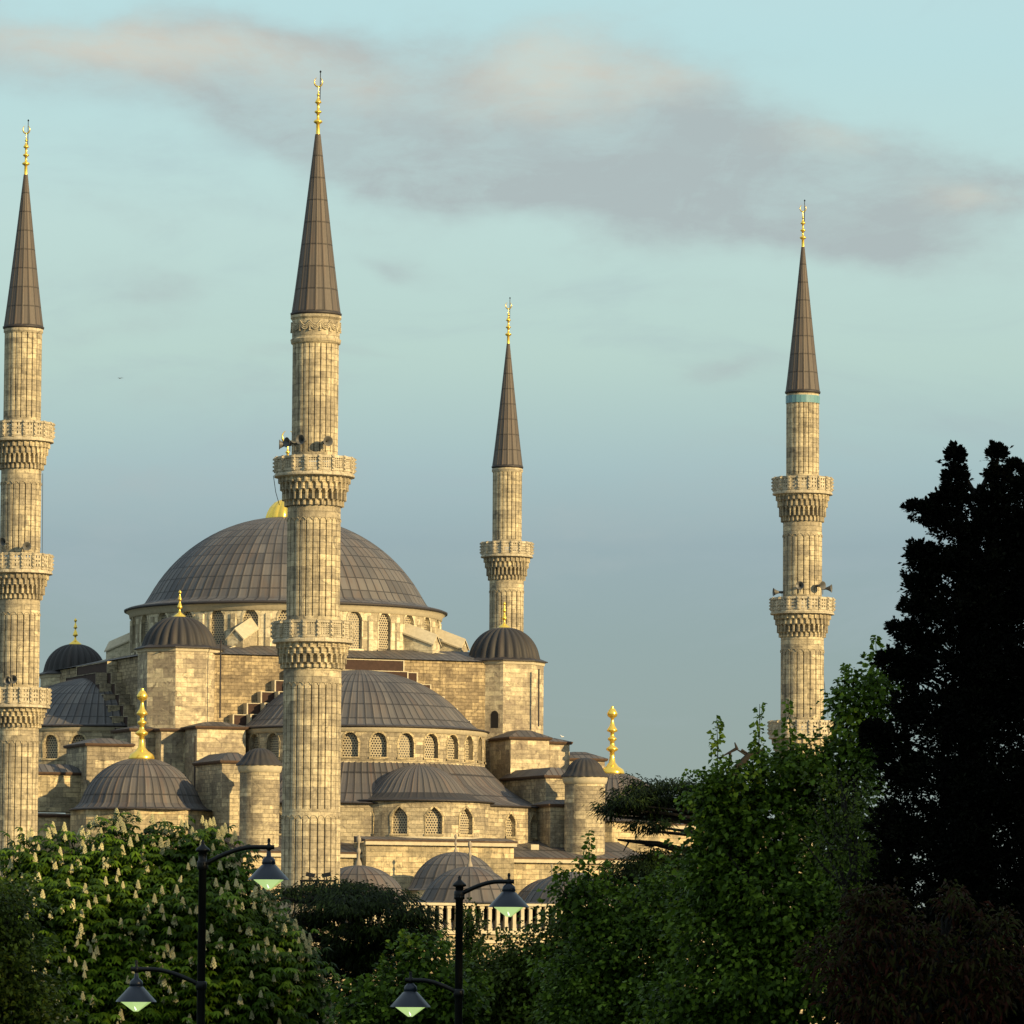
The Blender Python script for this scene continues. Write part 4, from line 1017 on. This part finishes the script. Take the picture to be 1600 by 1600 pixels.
def crown_pts(blobs, Yd, density, clump=.35, per=22, depth=1.0, shell=(.55, 1.02), flat=1.0):
    """leaf positions in clumps spread through ellipsoids given by (px, py, rx, ry[, dY]) ; returns centres, outward dirs"""
    Cs, Os, Tn = [], [], []
    for bl in blobs:
        px, py, rx, ry = bl[:4]; dY = bl[4] if len(bl) > 4 else 0
        c = np.array(at(px, py, Yd + dY)); s = (Yd + dY) / F; R = np.array([rx * s, max(rx, ry) * s * depth, ry * s])
        vol = (R[0] * R[2]) * 4 * math.pi
        nc = max(4, int(density * vol)); d = unit(nc)
        d[:, 1] = np.where(rng.random(nc) < .55, -np.abs(d[:, 1]), d[:, 1])
        q = rng.uniform(shell[0], shell[1], nc)[:, None]
        cc = c + d * R * q
        ct = rng.random(nc)
        for i in range(nc):
            k = max(3, int(per * rng.uniform(.6, 1.4))); off = rng.normal(size=(k, 3)) * clump * np.array([1, 1, .55 * flat])
            Cs.append(cc[i] + off); oo = d[i] * .8 + off / clump * .7; Os.append(oo)
            Tn.append(np.clip(ct[i] ** 1.3 * .8 + rng.random(k) * .3 - .05, 0, 1))
    return np.concatenate(Cs), np.concatenate(Os), np.concatenate(Tn)
def sprigs(blobs, Yd, per_blob, n_leaf, reach=.45, w=.03, up=.25):
    Cs, Os = [], []
    for bl in blobs:
        dY = bl[4] if len(bl) > 4 else 0
        c = np.array(at(bl[0], bl[1], Yd + dY)); sc_ = (Yd + dY) / F; R_ = np.array([bl[2], max(bl[2], bl[3]) * .8, bl[3]]) * sc_
        for q in range(per_blob):
            d = unit(1)[0]; d[2] = abs(d[2]) * .8 if rng.random() < .75 else d[2]; ln = reach * rng.uniform(.5, 1.3) * min(1.0, .35 + R_.mean() * .5)
            a = c + d * R_ * .85; dd = d + np.array([0, 0, up]); dd /= np.linalg.norm(dd)
            t = rng.random(n_leaf) ** .8; Cs.append(a + dd * (t * (ln + .15 * R_.mean()))[:, None] + rng.normal(size=(n_leaf, 3)) * (w * (1.25 - t))[:, None]); Os.append(np.tile(dd * 1.3, (n_leaf, 1)) + rng.normal(size=(n_leaf, 3)) * .4)
    return np.concatenate(Cs), np.concatenate(Os)
def skeleton(root, Yd, base_px, fork_py, blobs, r0_, mat=M['bark'], twig=False):
    """tapered trunk and limbs reaching into the crown's masses"""
    p = at(base_px, fork_py, Yd); b = MB(); x, y = p.x, p.y; pts = [(x, y, -.1), (x + .1, y, p.z * .3), (x - .05, y, p.z * .7), (x, y, p.z)]
    b.tube(pts, [r0_ * 1.3, r0_, r0_ * .8, r0_ * .65], 8)
    b.build('trunk', mat, root, True)
    b = MB()
    for bl in blobs:
        c = at(bl[0], bl[1], Yd + (bl[4] if len(bl) > 4 else 0)); m = (p + c) / 2 + Vector((random.uniform(-.3, .3), random.uniform(-.3, .3), random.uniform(-.1, .4)))
        b.tube([p, m, c], [r0_ * .5, r0_ * .28, r0_ * .1], 6)
        for k in range(6):
            e = c + Vector((random.uniform(-1, 1) * bl[2], random.uniform(-.7, .7) * bl[2], random.uniform(-.6, 1) * bl[3])) * (Yd / F)
            b.tube([m.lerp(c, .6), m.lerp(e, .6) + Vector((0, 0, .15)), e], [r0_ * .14, r0_ * .09, r0_ * .03], 5)
    b.build('limbs', mat, root, True)
def tree(name, Yd, base_px, fork_py, blobs, label, cat, mat, Lf, Wf, density=3, clump=.3, per=22, up=.5, droop=.3, r0_=.22, shoots=(), depth=1.0, group=None, shell=(.5, 1.02), ff=.3):
    p = at(base_px, fork_py, Yd)
    root = thing(name, (p.x, p.y, 0), label, cat, group)
    skeleton(root, Yd, base_px, fork_py, blobs, r0_, M['kbark'] if name.startswith('copper') else M['bark'])
    Cn, O, T = crown_pts(blobs, Yd, density, clump, per, depth, shell)
    if shoots:
        ex, eo = [], []
        for (px, y1, y2, wpx, *dy) in shoots:
            yy = Yd + (dy[0] if dy else 0)
            a, b_ = np.array(at(px + rng.uniform(-4, 4), y2, yy)), np.array(at(px, y1, yy)); st = MB(); st.tube([a, (a + b_) / 2 + np.array([.02, 0, 0]), b_], [.012, .009, .004], 5); st.build('shoot', M['bark'], root, True)
            k = int(abs(y2 - y1) * yy / F * 95)
            for i in range(k):
                t = rng.random(); rr = wpx * yy / F * (1 - .8 * t) * rng.uniform(.3, 1) + .02; an = rng.uniform(0, 6.28)
                ex.append(a + (b_ - a) * t + np.array([math.cos(an) * rr, math.sin(an) * rr, 0])); eo.append([math.cos(an), math.sin(an), .5])
        Cn = np.concatenate([Cn, np.array(ex)]); O = np.concatenate([O, np.array(eo)]); T = np.concatenate([T, rng.uniform(.5, 1, len(ex))])
    sC, sO = sprigs(blobs, Yd, 16, 16, .55, .07, .5)
    Cn = np.concatenate([Cn, sC]); O = np.concatenate([O, sO]); T = np.concatenate([T, rng.uniform(.3, 1, len(sC))])
    n = len(Cn); D = O * .6 + unit(n) * .8 + np.array([0, -.15, -.15]); Nn = unit(n) * .55 + np.array([0, -.25, up]) + O * .25
    L = Lf * rng.uniform(.6, 1.25, n); leaf_mesh('crown', Cn, D, Nn, L, Wf * L / Lf, T, mat, root, ff, droop)
    return root
def palmate(Cn, O, T, Lf, Wf, k=6):
    n = len(Cn); A = O * np.array([1, 1, .25]) + unit(n) * .45; A /= np.linalg.norm(A, axis=1, keepdims=True)
    up = np.array([0, 0, 1.0]); S_ = np.cross(A, up); S_ /= np.linalg.norm(S_, axis=1, keepdims=True) + 1e-9
    cs, ds, ns, ts, Ls = [], [], [], [], []
    for j in range(k):
        ang = math.radians(-100 + 200 * j / (k - 1)); d = A * math.cos(ang) + S_ * math.sin(ang) + np.array([0, 0, -.35]) + unit(n) * .12
        cs.append(Cn); ds.append(d); ns.append(np.tile(up, (n, 1)) + A * .3 + unit(n) * .15); ts.append(T); Ls.append(Lf * (1 - .25 * abs(j - (k - 1) / 2) / (k / 2)) * rng.uniform(.8, 1.15, n))
    L = np.concatenate(Ls); return np.concatenate(cs), np.concatenate(ds), np.concatenate(ns), L, L * Wf / Lf, np.concatenate(ts)
LM = dict(
    chest=leafmat('chestnut_leaf', (.014, .030, .003), (.046, .092, .006), (.11, .19, .012)),
    maple=leafmat('maple_leaf', (.016, .034, .003), (.056, .105, .008), (.150, .235, .018)),
    olive=leafmat('small_olive_leaf', (.018, .030, .003), (.050, .078, .008), (.11, .155, .016)),
    cedar=leafmat('cedar_needles', (.003, .006, .001), (.012, .022, .003), (.040, .062, .007), .6, .1),
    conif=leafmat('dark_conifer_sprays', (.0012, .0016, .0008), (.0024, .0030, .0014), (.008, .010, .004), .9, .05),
    red=leafmat('copper_red_leaf', (.030, .004, .001), (.016, .007, .001), (.028, .036, .004), .7, .2),  # leaf colours darkened, the shade of the corner put into them
    bloom=plain('cream_blossom', (.52, .49, .27), .8, 0, .4, 8))

# horse chestnut in flower
CY = 108
cb = [(95, 1385, 95, 80), (200, 1368, 95, 82), (305, 1372, 85, 80), (40, 1440, 70, 70), (150, 1470, 130, 110, -1), (290, 1470, 130, 110, -1), (385, 1455, 50, 60), (420, 1520, 70, 80, -1), (330, 1560, 130, 110, -1.5), (180, 1580, 150, 110, -1.5), (450, 1590, 65, 75, -1), (60, 1560, 90, 100)]
p = at(230, 1620, CY); ch = thing('chestnut_tree', (p.x, p.y, 0), 'broad horse chestnut covered in upright cream flower candles, at lower left', 'tree')
skeleton(ch, CY, 230, 1640, cb, .35)
Cn, O, T = crown_pts(cb, CY, 11.0, .25, 10, .8, (.45, 1.03))
c_, d_, n_, L_, W_, t_ = palmate(Cn, O, T, .20, .072, 6)
leaf_mesh('crown', c_, d_, n_, L_, W_, t_, LM['chest'], ch, .3, .35)
# flower candles: upright cones of florets; the hundred that show largest are parts of their own
def candle_mesh():
    b = MB()
    for i in range(26):
        t = i / 26; a = i * 2.4; r = .055 * (1 - t) ** .8 + .008; z = .26 * t; o = Vector((math.cos(a) * r, math.sin(a) * r, z)); s = .026 * (1 - .5 * t)
        b.box(o, Vector((s, 0, .3 * s)), Vector((0, s, 0)), Vector((-.3 * s, 0, s * .9)))
    b.tube([(0, 0, -.08), (0, 0, .24)], [.008, .006], 4)
    return b
cands = []
for _ in range(14000):
    if len(cands) >= 420: break
    bl = cb[rng.integers(len(cb))]; d = unit(1)[0]; d[1] = -abs(d[1])
    if d[2] < -.35 : continue
    dY = bl[4] if len(bl) > 4 else 0; c = np.array(at(bl[0], bl[1], CY + dY)); s = CY / F
    P = c + d * np.array([bl[2] * s, bl[2] * s * .8, bl[3] * s]) * 1.08
    # keep candles that stand on the outer surface only
    ok = True
    for b2 in cb:
        c2 = np.array(at(b2[0], b2[1], CY + (b2[4] if len(b2) > 4 else 0))); q = (P - c2) / np.array([b2[2] * s, b2[2] * s * .8, b2[3] * s])
        if q @ q < .98: ok = False; break
    if ok and all(np.linalg.norm(P - o) > .13 for o in cands): cands.append(P)
cm = candle_mesh()
for i, P in enumerate(cands[:100]):
    if i == 0:
        b = MB(); b.v = [(v[0] + P[0], v[1] + P[1], v[2] + P[2]) for v in cm.v]; b.f = cm.f; b.uv = cm.uv; first = b.build('flower_candle', LM['bloom'], ch); o = first
        off = ORI[first.name] - Vector(P)
    else:
        o = first.copy(); COL.objects.link(o); o.parent = ch; o.location = Vector(P) + off - ORI[ch.name]
    k = rng.uniform(.45, .9); o.scale = (k, k, k); o.rotation_euler = (rng.uniform(-.2, .2), rng.uniform(-.3, .3), rng.uniform(0, 6))
b = MB()
for P in cands[100:]:
    k = rng.uniform(.45, .85); base = len(b.v); b.v += [(P[0] + v[0] * k, P[1] + v[1] * k, P[2] + v[2] * k) for v in cm.v]
    for f, uv in zip(cm.f, cm.uv): b.face([q + base for q in f], uv)
tag(b.build('flower_candles', LM['bloom'], ch), kind='stuff')

tree('broadleaf_tree', 84, -10, 1620, [(0, 1430, 60, 75), (10, 1520, 75, 90), (40, 1600, 70, 80), (-30, 1480, 70, 110)],
     'small-leaved dull green tree cut by the left edge, before the flowering chestnut', 'tree', LM['olive'], .10, .06, 18, .16, 18, shell=(.3, 1.02))
# cedars: flat pads of needles on level limbs
def cedar(Yd, base_px, pads, dark, label, r0_=.3, limbs=()):
    p = at(base_px, 1560, Yd); root = thing('cedar_tree', (p.x, p.y, 0), label, 'tree')
    b = MB(); topz = at(base_px, pads[0][1] + 25, Yd).z
    b.tube([(p.x, p.y, -.1), (p.x + .1, p.y, topz * .5), (p.x, p.y, topz)], [r0_ * 1.2, r0_, r0_ * .4], 8); b.build('trunk', M['bark'], root, True)
    b = MB()
    for pd in pads:
        e = at(pd[0], pd[1] + pd[3] * .5, Yd + (pd[4] if len(pd) > 4 else 0)); s = Vector((p.x, p.y, e.z - .5))
        for k in range(5):
            e2 = e + Vector((random.uniform(-1, 1) * pd[2] * .8 * Yd / F, random.uniform(-1, 1), random.uniform(-.1, .1)))
            b.tube([s, s.lerp(e2, .5) + Vector((0, 0, .1)), e2], [r0_ * .3, r0_ * .2, .02], 5)
    for (x1, y1, x2, y2, r) in limbs:
        a, e = at(x1, y1, Yd), at(x2, y2, Yd); b.tube([a, a.lerp(e, .5) + Vector((0, 0, .1)), e], [r, r * .7, r * .25], 6)
        for k in range(5):
            s = a.lerp(e, random.uniform(.4, 1)); b.tube([s, s + Vector((random.uniform(-.6, .3), random.uniform(-.3, .3), random.uniform(-.35, .35)))], [r * .25, .008], 4)
    b.build('limbs', M['bark'], root, True)
    Cn, O, T = crown_pts(pads, Yd, 14, .14, 26, 1.3, (.2, 1.03)); n = len(Cn)
    if dark:
        C2, O2, T2 = crown_pts(dark, Yd + 1.5, 3.2, .3, 26, 1.0, (.1, 1.0)); Cn = np.concatenate([Cn, C2]); O = np.concatenate([O, O2]); T = np.concatenate([T, T2 * .3]); n = len(Cn)  # lower foliage toned down, shade under the pads put into its colour
    D = O * np.array([1, 1, .2]) + unit(n) * .5 + np.array([0, 0, -.25]); L = .17 * rng.uniform(.5, 1.2, n)
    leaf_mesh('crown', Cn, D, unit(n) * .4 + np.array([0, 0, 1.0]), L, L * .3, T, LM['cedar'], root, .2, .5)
cedar(150, 560, [(520, 1388, 75, 16), (455, 1398, 40, 11, -.6), (590, 1402, 60, 18, -1), (640, 1432, 45, 20, -1.5), (665, 1462, 36, 18, -1), (560, 1412, 90, 18, -1.8), (500, 1430, 70, 18, .5), (600, 1456, 90, 22, -1), (540, 1490, 110, 30), (480, 1455, 40, 14)],
      [(570, 1500, 120, 65), (560, 1570, 130, 70), (630, 1500, 60, 60), (500, 1560, 100, 60)], 'dark flat-topped cedar between the chestnut and the street lamp post', .35)
cedar(165, 1150, [(1005, 1236, 38, 24), (978, 1254, 40, 22, -.6), (948, 1266, 26, 12), (1020, 1250, 30, 20, -.3), (1065, 1232, 48, 12), (1110, 1240, 45, 13), (1015, 1290, 42, 9, -1), (1075, 1262, 60, 14, .8), (1000, 1358, 62, 20, -1), (1050, 1345, 70, 20), (960, 1385, 55, 18, -.6)],
      [(1040, 1400, 100, 55), (1130, 1350, 70, 70)], 'dark cedar reaching level limbs leftwards before the right corner dome', .3, [(1090, 1335, 965, 1312, .14), (1120, 1260, 1000, 1250, .1)])
# old branch stub left of the right minaret
p = at(1150, 1215, 175); b = MB(); b.tube([at(1195, 1172, 175), at(1172, 1178, 175), at(1152, 1200, 175), at(1140, 1230, 175), at(1135, 1260, 175)], [.06, .1, .16, .2, .25], 7)
for (a_, e_) in (((1175, 1185), (1150, 1170)), ((1150, 1170), (1128, 1182)), ((1152, 1171), (1148, 1160)), ((1140, 1176), (1143, 1190)), ((1145, 1205), (1133, 1200)), ((1158, 1172), (1170, 1178))): b.tube([at(*a_, 175), at(*e_, 175)], [.06, .02], 5)
b.tube([at(1135, 1255, 175), at(1135, 1400, 175), (at(1135, 1400, 175).x, 175, 0)], [.25, .25, .3], 7)
tag(b.build('dead_tree', M['bark'], None, True), 'bare dead tree with broken crooked branches, left of the tile-banded minaret', 'tree')

tree('young_tree', 100, 620, 1640, [(640, 1560, 60, 55), (570, 1590, 55, 45), (660, 1500, 35, 30), (700, 1560, 60, 60)], 'young leafy green tree under the cedar, left of the gallery lamp post', 'tree', LM['maple'], .13, .11, 14, .17, 16,
     shoots=[(632, 1455, 1530, 9), (655, 1465, 1540, 8), (600, 1500, 1560, 8), (575, 1530, 1600, 8)], shell=(.3, 1.02))
tree('conical_tree', 118, 735, 1600, [(735, 1450, 10, 26), (735, 1480, 24, 26), (735, 1520, 42, 40), (735, 1575, 55, 50)], 'small cone-shaped bush rising before the gallery, right beside the lamp post', 'tree', LM['olive'], .1, .06, 20, .12, 20, shell=(.1, 1.0))
tree('shrub', 104, 820, 1640, [(800, 1540, 70, 55), (860, 1490, 60, 45), (760, 1590, 80, 45), (850, 1570, 90, 60), (900, 1450, 45, 45), (700, 1600, 60, 40), (790, 1502, 40, 26), (650, 1590, 80, 40), (740, 1540, 60, 40), (960, 1570, 80, 50)], 'wide mass of green shrubbery in front of the arcade wall, bottom centre', 'shrub', LM['olive'], .11, .075, 17, .17, 20, shell=(.1, 1.02))
tree('maple_tree', 92, 1000, 1660, [(960, 1440, 60, 50), (1000, 1500, 110, 80), (930, 1540, 90, 70), (1050, 1430, 70, 70), (1000, 1590, 150, 60), (900, 1400, 28, 30)], 'green maple with a lone shoot rising before the round turret', 'tree', LM['maple'], .10, .085, 19, .18, 20,
     shoots=[(920, 1297, 1400, 13), (905, 1340, 1400, 20), (945, 1345, 1400, 16), (880, 1360, 1420, 12)], group=None, shell=(.4, 1.02))
tree('maple_tree', 86, 1210, 1660, [(1130, 1280, 48, 50), (1165, 1235, 45, 40), (1225, 1215, 50, 42), (1265, 1195, 42, 35), (1200, 1310, 85, 70), (1120, 1370, 60, 70), (1110, 1245, 28, 30), (1300, 1240, 60, 60, 1), (1350, 1170, 36, 70), (1330, 1105, 22, 40), (1372, 1080, 24, 50), (1330, 1320, 70, 80, .5), (1240, 1410, 110, 80, -.5), (1140, 1460, 90, 80), (1320, 1430, 80, 80), (1220, 1530, 130, 80, -.5), (1100, 1570, 100, 60), (1330, 1530, 60, 80)],
     'tallest leafy maple with upright shoots, in front of the tile-banded minaret', 'tree', LM['maple'], .10, .09, 18, .18, 20,
     shoots=[(1120, 1122, 1240, 13), (1187, 1100, 1185, 13), (1231, 1095, 1185, 10), (1330, 1045, 1130, 12), (1368, 995, 1110, 13), (1350, 1100, 1180, 22), (1312, 1095, 1180, 20), (1095, 1205, 1250, 12), (1385, 1055, 1120, 16)], shell=(.35, 1.02))
tree('broadleaf_tree', 80, 1330, 1640, [(1320, 1250, 55, 50), (1370, 1290, 35, 60), (1310, 1340, 60, 60), (1350, 1400, 50, 70)], 'fine-leaved olive-green tree with thin twigs between the tallest maple and the black conifer', 'tree', LM['olive'], .07, .04, 9, .16, 16, shell=(.5, 1.02))
# black conifer silhouette at the right edge
KY = 62
kb = [(1490, 720, 5, 16), (1492, 750, 12, 14), (1558, 716, 5, 16), (1560, 750, 13, 14), (1585, 735, 5, 10), (1488, 783, 24, 18), (1552, 785, 30, 18), (1600, 770, 10, 20), (1512, 832, 58, 28), (1590, 830, 40, 50), (1440, 797, 18, 6), (1465, 808, 18, 10),
      (1530, 890, 80, 42), (1465, 880, 34, 18), (1437, 870, 14, 20), (1440, 915, 24, 26), (1530, 960, 90, 50), (1440, 955, 26, 20), (1410, 985, 16, 7), (1520, 1040, 95, 60), (1435, 1005, 26, 24), (1432, 1045, 22, 26), (1395, 1035, 16, 14), (1415, 1055, 16, 10), (1510, 1130, 100, 60), (1425, 1110, 28, 30),
      (1385, 1160, 34, 16), (1370, 1145, 18, 9), (1510, 1230, 115, 70), (1410, 1210, 30, 40), (1500, 1330, 125, 80), (1400, 1300, 34, 50), (1500, 1430, 125, 80), (1500, 1530, 125, 80), (1600, 930, 60, 80), (1610, 1080, 80, 90), (1620, 1250, 90, 110), (1620, 1420, 90, 110), (1380, 1500, 70, 80), (1380, 1590, 90, 60), (1600, 1560, 110, 90), (1640, 850, 50, 80), (1390, 1390, 28, 50)]
p = at(1530, 1600, KY); cf = thing('conifer_tree', (p.x, p.y, 0), 'tall near-black conifer with two ragged tops at the right edge', 'tree')
b = MB(); b.tube([(p.x, p.y, -.1), (p.x, p.y, 5), at(1515, 1000, KY), at(1492, 712, KY)], [.4, .32, .12, .01], 8); b.tube([at(1515, 1000, KY), at(1548, 850, KY), at(1560, 712, KY)], [.1, .06, .01], 6); b.build('trunk', M['kbark'], cf, True)
b = MB()
for bl in kb:
    e = at(bl[0], bl[1], KY); s = Vector((p.x, p.y, e.z - .5)); b.tube([s, s.lerp(e, .6) + Vector((0, 0, .05)), e], [.05, .02, .006], 5)
b.build('limbs', M['kbark'], cf, True)
Cn, O, T = crown_pts(kb, KY, 110, .05, 30, .9, (.05, 1.0))
sC, sO = sprigs(kb, KY, 40, 30, .19, .02, .25)
Cn = np.concatenate([Cn, sC]); O = np.concatenate([O, sO]); T = np.concatenate([T, rng.random(len(sC))]); n = len(Cn)
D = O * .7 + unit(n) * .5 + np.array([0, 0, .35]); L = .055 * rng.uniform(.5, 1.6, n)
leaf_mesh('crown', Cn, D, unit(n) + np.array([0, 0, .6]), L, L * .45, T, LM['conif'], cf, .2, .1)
# copper-leaved tree low at the right
RY = 50
rb = [(1360, 1470, 40, 30), (1310, 1510, 50, 25), (1420, 1480, 50, 30), (1350, 1555, 60, 35), (1450, 1530, 60, 35), (1530, 1500, 50, 30), (1500, 1570, 70, 35), (1580, 1540, 50, 40), (1400, 1600, 80, 25), (1492, 1425, 8, 20), (1385, 1430, 10, 18), (1355, 1425, 12, 16), (1560, 1455, 14, 12)]
tree('copper_leaf_tree', RY, 1450, 1680, rb, 'shadowed tree with narrow copper-red and green leaves, bottom right corner', 'tree', LM['red'], .10, .028, 34, .13, 10, r0_=.12, droop=.55, shell=(.3, 1.05))

# unseen tall trees added right of the view to keep the park in shade
pl = leafmat('shade_tree_leaf', (.02, .04, .01), (.035, .07, .015), (.05, .10, .02))
base = (44.0, 18.0)
root = thing('added_shade_tree', (base[0], base[1], 0), 'unseen tall tree added right of the view to shade the park', 'tree', 'unseen trees added to shade the park')
b = MB(); b.tube([(base[0], base[1], -.1), (base[0], base[1], 9), (base[0], base[1], 20)], [.7, .5, .2], 8); b.build('trunk', M['bark'], root, True)
nC = 1500; d = unit(nC) * rng.uniform(.2, 1, (nC, 1)) ** .5; cc = np.array([base[0], base[1], 15.5]) + d * np.array([8.5, 8.5, 13.5])
Cn = np.repeat(cc, 10, 0) + rng.normal(size=(nC * 10, 3)) * .5; n = len(Cn)
leaf_mesh('crown', Cn, unit(n), unit(n) + np.array([0, 0, .5]), np.full(n, .55), np.full(n, .45), rng.random(n), pl, root, .2, .2)
for i, (x_, y_) in enumerate([(42, 31), (44, 44), (42, 57), (43, 70), (41, 83), (43, 96), (42, 109), (44, 122), (46, 4), (54, 12), (54, 37), (54, 63), (54, 89), (54, 115), (45, 136), (60, 130)]):
    c = root.copy(); COL.objects.link(c); c.location = (x_, y_, 0)
    for chd in list(root.children):
        q = chd.copy(); COL.objects.link(q); q.parent = c
